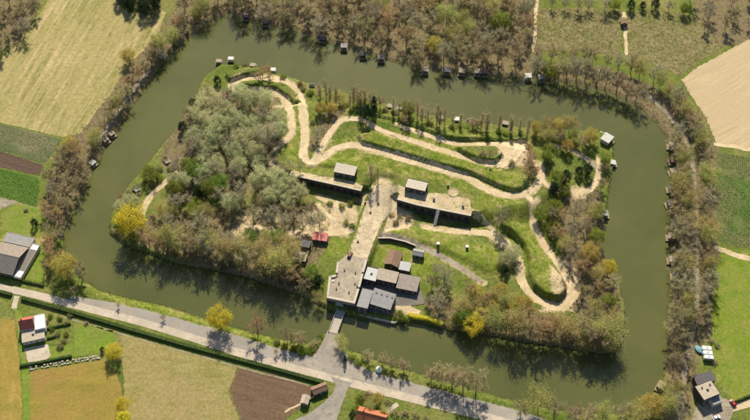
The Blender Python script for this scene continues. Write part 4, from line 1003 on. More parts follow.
for px, py, k in ((390, 108, 2), (394, 113, 1), (400, 110, 3), (388, 115, 0), (423, 118, 1), (440, 119, 2), (456.5, 121, 3), (470, 122, 1), (505, 125, 2)):
    hut(px, py, math.pi + RS.uniform(-.5, .3), k, f'{hl(k)} hut among the poplars on the island shore', None, 1.0)
hut(167.5, 163, 2.3, 2, 'beige-roofed hut on the island shore above the dark thicket', None, 1.0); hut(137, 191, 2.3, 0, 'grey-roofed hut on the island shore above the yellow tree', None, 1.0)
hut(606, 142, .9, 3, 'largest white-roofed hut at the corner of the island', None, 1.9); hut(612.5, 164, 1.4, 3, 'small white-roofed hut below the largest white-roofed hut', None, .9); hut(604, 215, 1.5, 0, 'grey-roofed hut in a dark gap of the island shore', None, 1.1)
def jetty():
    a = W(600, 132, -.4); b = W(612, 136.5, -.4); e = empty('jetty', (a.x, a.y, -.5), math.atan2(b.y - a.y, b.x - a.x), 'pale boardwalk jetty wrapping the largest white-roofed hut', 'jetty'); L = (b - a).length
    for i in range(int(L / .6)): m = MB(); m.box(i * .6, i * .6 + .54, -.9, .9, 0, .12); m.build('plank', M_STONE, e)
    for i in range(4):
        for s in (-.8, .8): m = MB(); x = .4 + i * (L - .8) / 3; m.box(x - .1, x + .1, s - .1, s + .1, -2.6, -.003); m.build('stilt', M_WOODD, e)
jetty()

# ------------------------------------------------------------------ vehicles
def car(px, py, rz, cm, label, kind='car', z=None):
    g = G(px, py); e = empty('van' if kind == 'van' else 'car', (g.x, g.y, g.z + .2), rz, label, kind); k = kind == 'van'
    L, w_, h1, h2 = (5.0, 1.9, 1.1, 2.1) if k else (4.3, 1.75, .85, 1.42)
    prof = [(-L / 2, .35), (-L / 2, h1 * .95), (-L * .36, h1), (L * .28 if not k else L * .38, h1), (L / 2 - .1, h1 * .78), (L / 2, .4)]
    n = len(prof); m = MB(); m.add([(x, -w_ / 2, z_) for x, z_ in prof] + [(x, w_ / 2, z_) for x, z_ in prof], [tuple(range(n)), tuple(range(2 * n - 1, n - 1, -1))] + [(i, n + i, n + (i + 1) % n, (i + 1) % n) for i in range(n)])
    o = m.build('body', cm, e); bmf(o)
    c = [(-L * .42, h1), (-L * .34, h2), (L * .06 if not k else L * .2, h2), (L * .24 if not k else L * .36, h1)]; wi = w_ / 2 - .08; wt = wi - .16
    m = MB(); m.add([(x, -(wi if z_ == h1 else wt), z_ - .002) for x, z_ in c] + [(x, (wi if z_ == h1 else wt), z_ - .002) for x, z_ in c], [(0, 1, 2, 3), (7, 6, 5, 4), (0, 4, 5, 1), (2, 6, 7, 3)]); o = m.build('window_band', M_GLASS, e); bmf(o)
    m = MB(); m.box(c[1][0] - .02, c[2][0] + .02, -wt - .02, wt + .02, h2, h2 + .06); m.build('roof', cm, e)
    for x in (-L * .3, L * .31):
        for s in (-1, 1):
            m = MB(); m.tube((x, s * (w_ / 2 - .2), .33), (x, s * (w_ / 2 + .02), .33), .33, .33, 12); t = m.build('wheel', M_TYRE, e)
            m = MB(); m.tube((x, s * (w_ / 2 + .021), .33), (x, s * (w_ / 2 + .04), .33), .19, .19, 10); m.build('rim', M_METAL, t)
    for s in (-1, 1): m = MB(); m.box(L / 2 - .06, L / 2 + .02, s * .6 - .18, s * .6 + .18, .52, .66); m.build('headlight', M_WHITE, e)
    return e
M_CARBR = solid('car_brown', (.13, .045, .025), .55, .1, 1, .3); M_CARRED = solid('car_red', (.40, .03, .04), .3, .1, 1, .5); M_CARW = solid('car_white', (.75, .75, .74), .3, .05, 1, .5)
car(350, 256, 1.25, M_CARBR, 'dark reddish brown van parked at the top of the courtyard', 'van'); car(732.5, 403.5, 2.0, M_CARRED, 'red car parked beside the flat-roofed house'); car(716, 418, .35, M_CARW, 'white car parked on the yard of the flat-roofed house')
def caravan(px, py, rz, label, cm):
    g = G(px, py); e = empty('caravan', (g.x, g.y, g.z + .1), rz, label, 'caravan', label); L, w_, h = 5.6, 2.2, 2.5
    prof = [(-L / 2, .5), (-L / 2 - .1, 1.3), (-L / 2 + .25, h - .1), (-L / 2 + .6, h), (L / 2 - .9, h), (L / 2 - .4, h - .25), (L / 2, 1.4), (L / 2 - .1, .5)]; n = len(prof)
    m = MB(); m.add([(x, -w_ / 2, z_) for x, z_ in prof] + [(x, w_ / 2, z_) for x, z_ in prof], [tuple(range(n)), tuple(range(2 * n - 1, n - 1, -1))] + [(i, n + i, n + (i + 1) % n, (i + 1) % n) for i in range(n)]); o = m.build('body', cm, e); bmf(o)
    for x in (-1.6, 1.2): m = MB(); m.box(x - .5, x + .5, -w_ / 2 - .03, -w_ / 2 - .002, 1.3, 1.95); m.build('window', M_GLASS, e)
    m = MB(); m.box(-.5, .2, -w_ / 2 - .03, -w_ / 2 - .002, .55, 2.2); m.build('door', M_CREAM, e)
    m = MB(); m.box(-.4, .4, -.4, .4, h + .002, h + .14); m.build('roof_hatch', M_METAL, e)
    for s in (-1, 1): m = MB(); m.tube((.1, s * (w_ / 2 - .2), .3), (.1, s * (w_ / 2 + .02), .3), .3, .3, 10); m.build('wheel', M_TYRE, e)
    m = MB(); m.tube((L / 2 - .1, -.6, .5), (L / 2 + 1.1, 0, .5), .06, .06, 4).tube((L / 2 - .1, .6, .5), (L / 2 + 1.1, 0, .5), .06, .06, 4); m.build('drawbar', M_METAL, e)
M_CVW = solid('caravan_white', (.62, .63, .62), .5, .15, 1, .4)
for px, py in ((706, 350), (707, 354.5), (708, 359)): caravan(px, py, -.12, 'white caravan in the parked row between tree belt and lawn', M_CVW)
def tent(px, py, label, m_, s=1.0, cat='tent'):
    g = G(px, py); e = empty('tent', (g.x, g.y, g.z), .3, label, cat); m = MB(); n = 6; V = [(1.6 * s * math.cos(2 * math.pi * i / n), 1.6 * s * math.sin(2 * math.pi * i / n), 0) for i in range(n)] + [(1.35 * s * math.cos(2 * math.pi * i / n), 1.35 * s * math.sin(2 * math.pi * i / n), 1.1 * s) for i in range(n)] + [(0, 0, 2.3 * s)]
    m.add(V, [(i, (i + 1) % n, n + (i + 1) % n, n + i) for i in range(n)] + [(n + i, n + (i + 1) % n, 2 * n) for i in range(n)]); m.build('canopy', m_, e)
    m = MB(); m.add([(1.45 * s, -.45 * s, .02), (1.62 * s, .45 * s, .02), (1.30 * s, 0, 1.2 * s)], [(0, 1, 2)]); m.build('flap', M_ROOFD, e)
tent(379, 370, 'white pointed tent on the grassy road bank', M_WHITE, 1.3)
tent(60.5, 234.5, 'pale blue tarpaulin shelter at the water edge by the barn trees', M_METAL, 1.2, 'shelter')
def tank(px, py):
    g = G(px, py); e = empty('tank', (g.x, g.y, g.z), .5, 'blue-grey oval water tank beside the parked caravans', 'tank'); m = MB(); n = 14
    V = []
    for r_, z in ((1.7, 0), (1.8, .8), (1.6, 1.2), (.5, 1.4)):
        for i in range(n): a = 2 * math.pi * i / n; V.append((r_ * math.cos(a), 1.5 * r_ * math.sin(a), z))
    m.add(V, [(k * n + i, k * n + (i + 1) % n, (k + 1) * n + (i + 1) % n, (k + 1) * n + i) for k in range(3) for i in range(n)] + [tuple(3 * n + i for i in range(n))]); m.build('shell', M_BLUE, e)
    m = MB(); m.tube((0, 0, 1.35), (0, 0, 1.6), .4, .4, 10); m.build('lid', M_METAL, e)
tank(698.5, 350)
for px, py, lb in ((29, 262, 'white garden table by the annex of the large barn'), (27, 267.5, 'dark garden table beside the annex of the large barn'), (26, 211, 'dark wooden picnic table on the lawn behind the barn')):
    g = G(px, py); e = empty('garden_table', (g.x, g.y, g.z), .4, lb, 'table'); tm = M_WHITE if 'white' in lb else M_WOODD
    m = MB(); m.box(-1.3, 1.3, -.6, .6, .72, .82); m.build('tabletop', tm, e)
    for sx in (-1, 1):
        for sy in (-1, 1): m = MB(); m.box(sx * 1.1 - .06, sx * 1.1 + .06, sy * .45 - .06, sy * .45 + .06, -.05, .718); m.build('leg', tm, e)
    for sy in (-1, 1): m = MB(); m.box(-1.2, 1.2, sy * 1.1 - .18, sy * 1.1 + .18, .4, .47).box(-1.0, -.9, sy * 1.1 - .1, sy * 1.1 + .1, -.05, .398).box(.9, 1.0, sy * 1.1 - .1, sy * 1.1 + .1, -.05, .398); m.build('bench', tm, e)

# ------------------------------------------------------------------ hedges, walls and fences
def hedge(line, wd, ht, label, m_=None, name='hedge', jit=.0, zb=0.0):
    m_ = m_ or M_HDG
    P = [W(x, y, zb) for x, y in line]; e = empty(name, (P[0].x, P[0].y, zb), 0, label, 'hedge'); o = Vector((P[0].x, P[0].y, zb)); parts = []; core = MB()
    for i in range(len(P) - 1):
        a, b = P[i] - o, P[i + 1] - o; L = (b - a).length; d = (b - a) / L; n = Vector((-d.y, d.x, 0)); k = int(L * wd * 26)
        t = NR.random((k, 1)) * L; u = NR.uniform(-1, 1, (k, 1)) * wd / 2; z = NR.random((k, 1)); side = NR.random((k, 1)) < .45
        u = np.where(side, np.sign(u) * wd / 2, u); z = np.where(side, z * ht, ht + NR.normal(0, .07, (k, 1)))
        P0 = np.array(a)[None] + np.array(d)[None] * t + np.array(n)[None] * u; P0[:, 2:] = z
        parts.append(leaves(P0, .1, 1, .34, NR, .6)); core.add(*beam(a - Vector((0, 0, .2)), b - Vector((0, 0, .2)), wd * .9, ht + .12))
    V, F = join(parts); link('foliage', npmesh('foliage', V, F, m_), e); core.build('stems', m_, e)
hedge([(22, 299), (66, 311), (125, 328.5), (188, 346.5), (250, 363), (300, 376.5), (323, 383)], 2.0, 1.7, 'long clipped dark green hedge along the main road')
hedge([(-40, 286), (-10, 290), (12, 295.5)], 2.0, 1.7, 'short clipped hedge before the ochre meadow')
hedge([(44, 286), (22, 281), (-10, 273)], 1.2, 1.3, 'low hedge between the barn lawn and the road')
hedge([(20, 366.5), (40, 363), (72, 356.5)], 1.3, 1.5, 'dark garden hedge behind the row of pale stones')
hedge([(45, 330), (58, 326.5), (71, 324)], .9, 1.2, 'low garden hedge between the vegetable beds'); hedge([(47, 339), (56, 336.5)], .9, 1.1, 'short low hedge by the house annex')
hedge([(408, 316), (425, 319), (443, 325)], 2.2, 2.2, 'yellowish clipped hedge on the moat bank beyond the quay', M_YEL, zb=.6)
hedge([(310, 400), (322, 398)], .8, .8, 'small hedge between the two sheds by the side road')
hedge([(735, 402), (752, 395), (790, 382)], 1.0, 1.4, 'dark hedge along the lawn and the lower farm track')
ribbon('verge_path', [(60, 316), (125, 335), (188, 353), (250, 370), (300, 383), (309, 386)], .7, M_TRACK, .07, .15, False, block=False)
ribbon('dirt_verge', [(285, 412), (305, 401), (318, 394)], 1.4, M_PATH, .1, .3, False, block=False)
def stonerow():
    a = W(31, 369.5); b = W(104, 357.5); e = empty('stone_row', (a.x, a.y, 0), math.atan2(b.y - a.y, b.x - a.x), 'double row of pale stone blocks edging the olive meadow', 'stone row'); L = (b - a).length; n = int(L / 1.5)
    shp = []
    for k in range(4):
        m = MB(); V = [(x + RS.uniform(-.12, .12), y + RS.uniform(-.1, .1), z + RS.uniform(-.06, .06)) for x, y, z in ((-.55, -.4, -.1), (.55, -.4, -.1), (.55, .4, -.1), (-.55, .4, -.1), (-.45, -.32, .6), (.45, -.32, .6), (.45, .32, .6), (-.45, .32, .6))]
        m.add(V, [(0, 3, 2, 1), (4, 5, 6, 7), (0, 1, 5, 4), (1, 2, 6, 5), (2, 3, 7, 6), (3, 0, 4, 7)]); me = bpy.data.meshes.new('stone'); me.from_pydata(m.v, [], m.f); me.materials.append(M_STONE); shp.append(me)
    for r_ in range(2):
        for i in range(n):
            if RS.random() < .12: continue
            o = link('stone', RS.choice(shp), e); o.location = (i * 1.5 + RS.uniform(-.2, .2), r_ * 1.5 + RS.uniform(-.2, .2), 0); o.rotation_euler = (0, 0, RS.uniform(-.3, .3)); o.scale = [RS.uniform(.8, 1.2)] * 3
stonerow()
def fence(line, label, sp=3.0, h=1.2, m_=None):
    P = [W(x, y, 0) for x, y in line]; o = Vector((P[0].x, P[0].y, 0)); e = empty('fence', o, 0, label, 'fence'); r_ = MB()
    for i in range(len(P) - 1):
        a, b = P[i] - o, P[i + 1] - o; L = (b - a).length; n = max(1, int(L / sp))
        for k in range(n + (1 if i == len(P) - 2 else 0)):
            p = a + (b - a) * k / n; m = MB(); m.box(p.x - .08, p.x + .08, p.y - .08, p.y + .08, -.3, h); m.build('post', m_ or M_WOOD, e)
        for z in (.45, .95): r_.tube(a + Vector((0, 0, z)), b + Vector((0, 0, z)), .035, .035, 4)
    r_.build('rail', m_ or M_WOOD, e)
fence([(122, 335), (122, 362), (123.5, 400), (124, 440)], 'post and rail fence between olive meadow and tan pasture'); fence([(30, 372), (24, 345)], 'post fence between meadow and grass strip', 3)
fence([(229, 391), (238, 367)], 'short fence between tan pasture and ploughed field'); fence([(74, 322), (74, 356)], 'wire fence across the garden lawn', 2.5); fence([(44, 245), (44.5, 284)], 'rusty fence between barn lawn and the bank trees', 2.5, 1.3, M_ROOFBR)
fence([(229, 392), (241, 420), (250, 450)], 'fence along the pasture side of the ploughed field')
# ------------------------------------------------------------------ trees and bushes
w_top = 'in the dense wood facing the poplar shore'
zone([(182, 6), (205, -14), (532, -14), (532, 20), (528, 48), (520, 62), (480, 58), (430, 54), (385, 42), (345, 29), (300, 14), (262, 5), (228, -3), (198, 12)], 8.0,
     {'bare': .36, 'grey': .2, 'bud': .26, 'russet': .08, 'oliveleaf': .07, 'green': .03}, w_top, .85, 1.35)
row([(240, 5), (262, 12), (300, 21), (345, 36), (385, 49), (430, 60), (480, 64), (540, 68)], 6.0, {'grey': .5, 'bare': .4, 'bud': .1}, 'in the row beside the huts below the dense wood', 1.0, 1.35)
w_ne = 'on the curved bank between the moat and the rough field'
row([(540, 66), (580, 70), (612, 79), (640, 94), (660, 111), (670, 128)], 5.5, {'grey': .4, 'bare': .35, 'green': .2, 'bud': .05}, w_ne, .95, 1.3)
row([(540, 50), (575, 51), (605, 56), (632, 62), (655, 74), (672, 88), (686, 106), (698, 124)], 6.0, {'bare': .6, 'bud': .2, 'grey': .2}, 'in the row edging the rough field and its path', .75, 1.0)
w_e = 'in the tree belt between moat and green crop'
row([(676, 132), (679, 160), (680, 200), (680, 250), (679, 300), (676, 350), (672, 385), (668, 405)], 5.6, {'bare': .55, 'grey': .3, 'bud': .15}, w_e, .75, 1.05, 1.2)
row([(686, 150), (688, 200), (688, 250), (687, 300), (684, 340)], 6.4, {'bare': .4, 'grey': .35, 'bud': .25}, w_e, .75, 1.05, 1.0)
row([(697, 122), (706, 150), (708, 190), (708, 230), (709, 270), (707, 300), (705, 314)], 5.4, {'bare': .45, 'grey': .3, 'bud': .25}, w_e, .72, 1.0, 1.0)
one('bud', 710, 227, .95, w_e); one('bud', 690, 202, 1.05, w_e)
w_w = 'on the outer bank along the striped hay field'
row([(196, 4), (184, 14), (172, 28), (160, 42), (146, 60), (134, 74), (122, 92), (110, 110), (98, 128), (90, 142)], 5.2, {'bare': .6, 'bud': .2, 'russet': .2}, w_w, .65, .95, 1.8)
row([(186, 26), (174, 40), (160, 56), (146, 78), (130, 104), (116, 126), (100, 148)], 5.5, {'brownshrub': .3, 'shrub': .25, 'grey': .45}, w_w, .55, .8, .8, 4)
one('oliveleaf', 128, 56, .75, None, 'yellowish round-crowned tree at the edge of the striped hay field'); one('oliveleaf', 70, 143, .8, None, 'yellow-olive tree at the corner of crop rows and hay field')
zone([(62, 148), (85, 150), (90, 165), (80, 185), (66, 212), (52, 222), (44, 205), (46, 180), (56, 165)], 5.8, {'bare': .7, 'russet': .2, 'grey': .1}, 'in the clump on the outer bank beside the vegetable field', .75, 1.0)
zone([(46, 222), (60, 222), (60, 255), (48, 262)], 5.5, {'bare': .6, 'russet': .4}, 'between the barn lawn and the moat', .6, .85)
zone([(-10, -10), (44, -10), (36, 8), (16, 38), (2, 52), (-10, 50)], 7.5, {'bare': .6, 'grey': .3, 'evergreen': .1}, 'in the copse beyond the upper end of the hay field', .8, 1.1)
zone([(116, -16), (160, -16), (156, 4), (142, 9), (124, 6)], 5.2, {'evergreen': 1}, 'in the dark clump at the upper end of the hay field', .8, 1.05)
zone([(690, -12), (760, -12), (757, 20), (735, 28), (708, 26), (696, 12)], 9.5, {'bare': .5, 'grey': .35, 'oliveleaf': .15}, 'in the rough corner above the stubble field', .7, 1.0)
row([(540, -2), (600, 0), (660, 0), (692, 4)], 7, {'grey': .5, 'green': .3, 'evergreen': .2}, 'in the hedgerow behind the rough field', .55, .8)
# island, west wood
w_wil = 'in the pale wood on the west of the fort island'.replace(' on the west of', ' filling one end of')
zone([(206, 92), (238, 92), (266, 98), (278, 112), (278, 138), (266, 158), (246, 168), (222, 168), (200, 160), (188, 142), (194, 112)], 6.6, {'willow': .92, 'grey': .06, 'green': .02}, w_wil, .8, 1.15, zc=7)
zone([(252, 180), (270, 175), (296, 182), (306, 196), (290, 202), (262, 198)], 6.0, {'willow': .9, 'grey': .1}, 'in the pale clump before the long dark casemate front', .7, .95)
zone([(202, 172), (240, 172), (248, 192), (236, 204), (206, 200)], 6.2, {'willow': .5, 'grey': .35, 'green': .15}, w_wil, .7, 1.0)
zone([(170, 166), (198, 162), (204, 182), (200, 206), (180, 208), (166, 202), (172, 186)], 5.6, {'green': .28, 'evergreen': .22, 'willow': .3, 'grey': .2}, 'in the dark thicket beside the curving sand path', .6, .95)
zone([(192, 96), (204, 84), (214, 72), (224, 72), (212, 92), (196, 120), (184, 138), (178, 134)], 5.5, {'bare': .4, 'evergreen': .25, 'brownshrub': .35}, 'on the island shore behind the pale willows', .55, .8)
zone([(146, 170), (166, 152), (176, 150), (170, 172), (150, 186)], 4.6, {'shrub': .5, 'greenshrub': .35, 'green': .15}, 'on the island shore above the yellow tree', .7, 1.1, zc=2)
zone([(118, 198), (138, 182), (142, 196), (134, 208), (120, 212)], 4.6, {'brownshrub': .5, 'shrub': .3, 'willow': .2}, 'on the island shore above the yellow tree', .7, 1.0, zc=2)
one('yellow', 130, 221, 1.4, None, 'brilliant yellow tree at the corner of the island shore')
one('yellow', 121, 219, .62, None, 'smaller yellow tree leaning out beside the brilliant yellow one')
zone([(116, 236), (150, 234), (160, 246), (140, 250), (120, 243)], 4.6, {'green': .4, 'brownshrub': .3, 'shrub': .3}, 'below the brilliant yellow tree', .6, .85, zc=3)
w_s = 'in the brushwood along the island shore facing the road'
zone([(150, 222), (196, 224), (232, 236), (262, 244), (292, 248), (300, 260), (284, 270), (244, 260), (204, 251), (158, 242)], 5.2, {'bare': .36, 'brownshrub': .1, 'grey': .24, 'bud': .3}, w_s, .75, 1.05, zc=6)
zone([(150, 212), (200, 208), (236, 218), (240, 226), (196, 222), (152, 220)], 4.4, {'brownshrub': .4, 'shrub': .3, 'bud': .3}, 'in the low scrub behind the island brushwood', .5, .8, zc=3)
zone([(146, 240), (200, 250), (244, 262), (290, 274), (318, 292), (300, 290), (250, 274), (200, 264), (150, 250)], 4.4, {'brownshrub': .25, 'shrub': .25, 'bare': .25, 'russet': .25}, w_s, .7, 1.0, zc=3)
zone([(236, 196), (270, 200), (312, 204), (330, 212), (318, 222), (282, 224), (256, 218)], 7.6, {'grey': .75, 'bare': .25}, 'standing in the leafless stand by the sand patches', .6, .9)
zone([(283, 262), (300, 266), (318, 268), (320, 284), (304, 286), (286, 278)], 4.8, {'evergreen': .8, 'green': .2}, 'in the dark clump beside the ruined shed', .65, .9, zc=4)
zone([(250, 238), (280, 236), (292, 246), (280, 258), (256, 250)], 4.4, {'green': .3, 'shrub': .4, 'bud': .3}, 'on the slope beside the dark shed', .5, .8, zc=3)
one('bud', 319, 296, .55, None, 'small olive tree at the corner of the gatehouse')
row([(165, 236), (200, 244), (245, 255), (285, 266)], 5.6, {'bare': .4, 'bud': .35, 'grey': .25}, 'overhanging the moat on the island shore facing the road', 1.0, 1.3, 1.0, 8)
row([(500, 322), (530, 327), (570, 331), (600, 336), (616, 332)], 6.0, {'bare': .4, 'bud': .4, 'russet': .2}, 'leaning over the moat beyond the moat terrace', .95, 1.25, 1.0, 8)
# island, north shore
w_n = 'on the island shore facing the wooded outer bank'
row([(322, 94), (345, 98), (370, 101), (395, 106), (420, 113), (448, 117), (480, 121), (508, 123), (535, 126)], 5.0, {'poplar': .6, 'bare': .2, 'bud': .14, 'green': .06}, w_n, .6, .95, 1.4, 8)
row([(322, 104), (350, 106), (372, 110), (400, 116), (440, 126), (480, 130), (520, 132)], 3.6, {'poplar': .3, 'greenshrub': .35, 'shrub': .35}, w_n, .6, .9, 1.5, 3)
row([(318, 96), (335, 99), (356, 103), (378, 108)], 5, {'greenshrub': .4, 'poplar': .4, 'bud': .2}, w_n, .6, .9, 1.2, 3)
one('evergreen', 366, 110, 1.0, None, 'broad dark evergreen by the shore path beside a pointed cypress'); one('cypress', 374, 104, .95, None, 'pointed dark cypress next to the broad evergreen')
one('russet', 405, 119, .62, None, 'rust-coloured tree on the parapet beside the huddle of shore huts')
for px, py, s in ((262, 72, .6), (268, 70, .55), (258, 77, .5), (270, 77, .45)): one('russet', px, py, s, 'over the hairpin of the sand path')
for px, py, k, s in ((245, 66, 'shrub', .9), (236, 66, 'greenshrub', .8), (283, 76, 'greenshrub', .8), (300, 84, 'shrub', .8), (310, 92, 'greenshrub', .9), (303, 88, 'shrub', .8)): one(k, px, py, s, 'on the bank round the path hairpin')
zone([(322, 108), (342, 112), (338, 122), (324, 138), (314, 138), (312, 118)], 5.2, {'shrub': .3, 'oliveleaf': .25, 'grey': .2, 'greenshrub': .25}, 'between the two arms of the sand path', .5, .8, zc=7)
zone([(262, 96), (276, 98), (280, 108), (268, 104)], 4.5, {'green': .5, 'brownshrub': .5}, 'between the two arms of the sand path', .5, .7, zc=5)
one('bare', 490, 154, .55, None, 'low brown tree on the small oval mound'); one('brownshrub', 483, 153, .9, None, 'brown bush on the small oval mound')
for px, py, s in ((528, 150, .55), (532, 156, .6), (530, 164, .62), (527, 171, .6), (536, 170, .5)): one('russet', px, py, s, 'at the edge of the gravel yard')
one('shrub', 512, 163, .9, None, 'olive shrub at the lower corner of the gravel yard')
zone([(536, 126), (560, 124), (584, 126), (594, 136), (582, 146), (556, 142), (540, 138)], 5.6, {'bud': .4, 'oliveleaf': .25, 'bare': .25, 'russet': .1}, 'above the grey path at the corner of the island', .6, .85)
zone([(543, 146), (550, 150), (552, 162), (545, 162)], 4.2, {'evergreen': .7, 'green': .3}, 'beside the bend of the sand path', .5, .7, zc=8)
zone([(552, 176), (566, 176), (566, 192), (554, 192)], 4.6, {'evergreen': .5, 'green': .5}, 'below the rough clearing inside the grey path', .5, .75, zc=6)
one('evergreen', 588, 168, .75, None, 'evergreen casting shade over the rough clearing'); one('evergreen', 579, 170, .6, None, 'smaller evergreen in the rough clearing')
one('oliveleaf', 548, 156, .5, None, 'olive tree at the rim of the rough clearing')
zone([(600, 148), (610, 170), (606, 200), (598, 216), (598, 180)], 4.6, {'bare': .3, 'brownshrub': .4, 'evergreen': .15, 'green': .15}, 'on the island shore below the white-roofed hut', .5, .75, zc=4)
w_east = 'in the wood on the island shore facing the tree belt'
zone([(556, 206), (590, 196), (600, 214), (598, 240), (610, 262), (618, 292), (618, 322), (600, 340), (588, 318), (578, 284), (566, 256), (556, 232)], 6.4, {'bare': .3, 'bud': .32, 'grey': .12, 'russet': .14, 'green': .12}, w_east, .55, .88)
one('yellow', 609, 268, .72, None, 'yellow-green tree leaning over the moat from the island wood'); one('oliveleaf', 590, 254, .85, None, 'amber-olive tree beside the yellow-green tree of the island wood')
zone([(540, 210), (556, 206), (562, 232), (548, 236)], 4.6, {'green': .5, 'bare': .5}, 'beside the path below the long grass mound', .55, .8)
w_se = 'in the shore brush beyond the moat terrace'
zone([(452, 308), (462, 288), (482, 290), (512, 300), (544, 314), (590, 316), (616, 332), (612, 344), (580, 338), (530, 330), (490, 324), (458, 318)], 5.4, {'bare': .28, 'russet': .16, 'bud': .26, 'green': .14, 'brownshrub': .1, 'shrub': .06}, w_se, .6, .92, zc=6)
zone([(470, 292), (500, 290), (530, 306), (520, 316), (480, 306)], 4.6, {'oliveleaf': .5, 'shrub': .3, 'bud': .2}, 'on the slope below the grey path', .5, .8, zc=4)
one('yellow', 473, 326, .9, None, 'tall yellow-green tree on the island shore opposite the roadside row'); one('green', 464, 318, .8, None, 'green tree pressed against the tall yellow-green shore tree'); one('oliveleaf', 481, 316, .75, None, 'olive tree rising behind the tall yellow-green shore tree')
for px, py, s in ((590, 330, .9), (603, 334, .85), (612, 344, .8), (584, 342, .8)): one('bud', px, py, s, 'at the shady corner point of the island')
zone([(418, 268), (438, 264), (450, 276), (446, 300), (430, 306), (418, 292)], 5.0, {'grey': .8, 'bare': .2}, 'beside the grey-brown shed of the moat terrace', .5, .8)
for px, py, k, s in ((399, 315, 'greenshrub', 1.2), (405, 317, 'greenshrub', 1.0), (450, 326, 'shrub', .9), (440, 322, 'shrub', .8), (430, 319, 'greenshrub', .7)): one(k, px, py, s, 'on the grass by the end of the quay wall')
one('willow', 513, 251, .8, None, 'pale willow over the bend of the path below the grass mound'); one('grey', 500, 236, .6, None, 'grey leafless tree between the pale willow and the ditch path'); one('willow', 506, 258, .65, None, 'smaller willow leaning beside the path bend')
one('evergreen', 505, 268, .6, None, 'dark bush-like evergreen below the pale willow'); one('grey', 503, 214, .75, None, 'single leafless tree on the grass north of the ditch path'.replace('north of', 'above')); one('grey', 498, 220, .55, None, 'small leafless tree beside the single tree above the ditch path')
for px, py, s in ((300, 166, .55), (290, 164, .5), (283, 168, .5)): one('grey', px, py, s, 'at the end of the casemate roof')
for px, py, s in ((371, 170, .8), (378, 174, .6)): one('poplar', px, py, s, 'between the two small roofed blocks')
for px, py, k in ((330, 203, 'greenshrub'), (342, 206, 'greenshrub'), (350, 203, 'greenshrub'), (356, 200, 'shrub'), (352, 226, 'greenshrub'), (346, 222, 'shrub')): one(k, px, py, .75, 'beside the courtyard below the casemate front')
for px, py, k in ((392, 214, 'brownshrub'), (400, 216, 'brownshrub'), (408, 218, 'shrub'), (396, 222, 'shrub')): one(k, px, py, .8, 'in the brush between courtyard and ditch')
# roadside
one('yellow', 219, 317, 1.12, None, 'large yellow-green tree on the road bank opposite the ploughed field')
one('oliveleaf', 64, 266, 1.2, None, 'large amber-olive tree on the bank below the barn'); one('bare', 80, 272, .9, None, 'leafless tree beside the large amber-olive tree'); one('bare', 72, 290, .5, None, 'small leafless tree at the road edge')
for px, py in ((163, 317), (276, 352), (118, 305)): one('bare', px, py, .28, None if False else 'sapling-sized at the edge of the asphalt strip')
one('russet', 257, 326, 1.05, None, 'leafless rust-toned tree standing beyond the large yellow-green roadside tree')
w_r = 'between the bridge and the rust-toned tree'
for px, py, s in ((287, 336, .7), (298, 337, .65), (302, 341, .55), (293, 341, .5)): one('bare', px, py, s, w_r)
for px, py, k, s in ((284, 346, 'greenshrub', .8), (293, 349, 'greenshrub', .8), (302, 352, 'greenshrub', .9), (310, 350, 'greenshrub', .9), (316, 342, 'brownshrub', 1.0), (320, 337, 'greenshrub', .8), (313, 346, 'shrub', .9), (277, 342, 'shrub', .7)): one(k, px, py, s, w_r)
one('bud', 340, 339, .5, None, 'small tree at the water edge beside the bridge'); one('cypress', 345, 358, .45, None, 'small dark cypress beside the bridge approach'); one('bud', 343, 346, .5, None, 'budding tree by the small dark cypress')
for px, py, s in ((368, 356, .7), (383, 359, .65), (392, 362, .65), (404, 365, .7)): one('bare', px, py, s, 'on the bank near the white tent')
for px, py, s in ((432, 373, .95), (442, 374, 1.0), (453, 377, 1.0), (464, 380, 1.05), (477, 383, 1.1)): one('bare', px, py, s, 'in the row casting branch shadows over the asphalt strip')
for px, py, s in ((365, 359, .7), (352, 357, .8), (358, 362, .8), (523, 402, .7)): one('greenshrub', px, py, s, 'on the bank near the white tent')
for px, py, k, s in ((522, 408, 'bare', .9), (540, 400, 'bud', 1.05), (556, 407, 'bare', 1.0), (575, 414, 'bare', .95), (590, 413, 'bare', .85), (605, 412, 'bud', .8), (622, 413, 'bare', .95), (640, 411, 'bud', .9)): one(k, px, py, s, 'on the bank at the bend of the moat')
one('oliveleaf', 652, 404, .95, None, 'amber-olive tree where the moat bends to the tree belt')
for px, py, k, s in ((676, 398, 'grey', .8), (681, 410, 'grey', .8), (671, 414, 'grey', .7), (684, 388, 'bare', .7), (690, 366, 'bare', .6)): one(k, px, py, s, 'in the strip before the flat-roofed house')
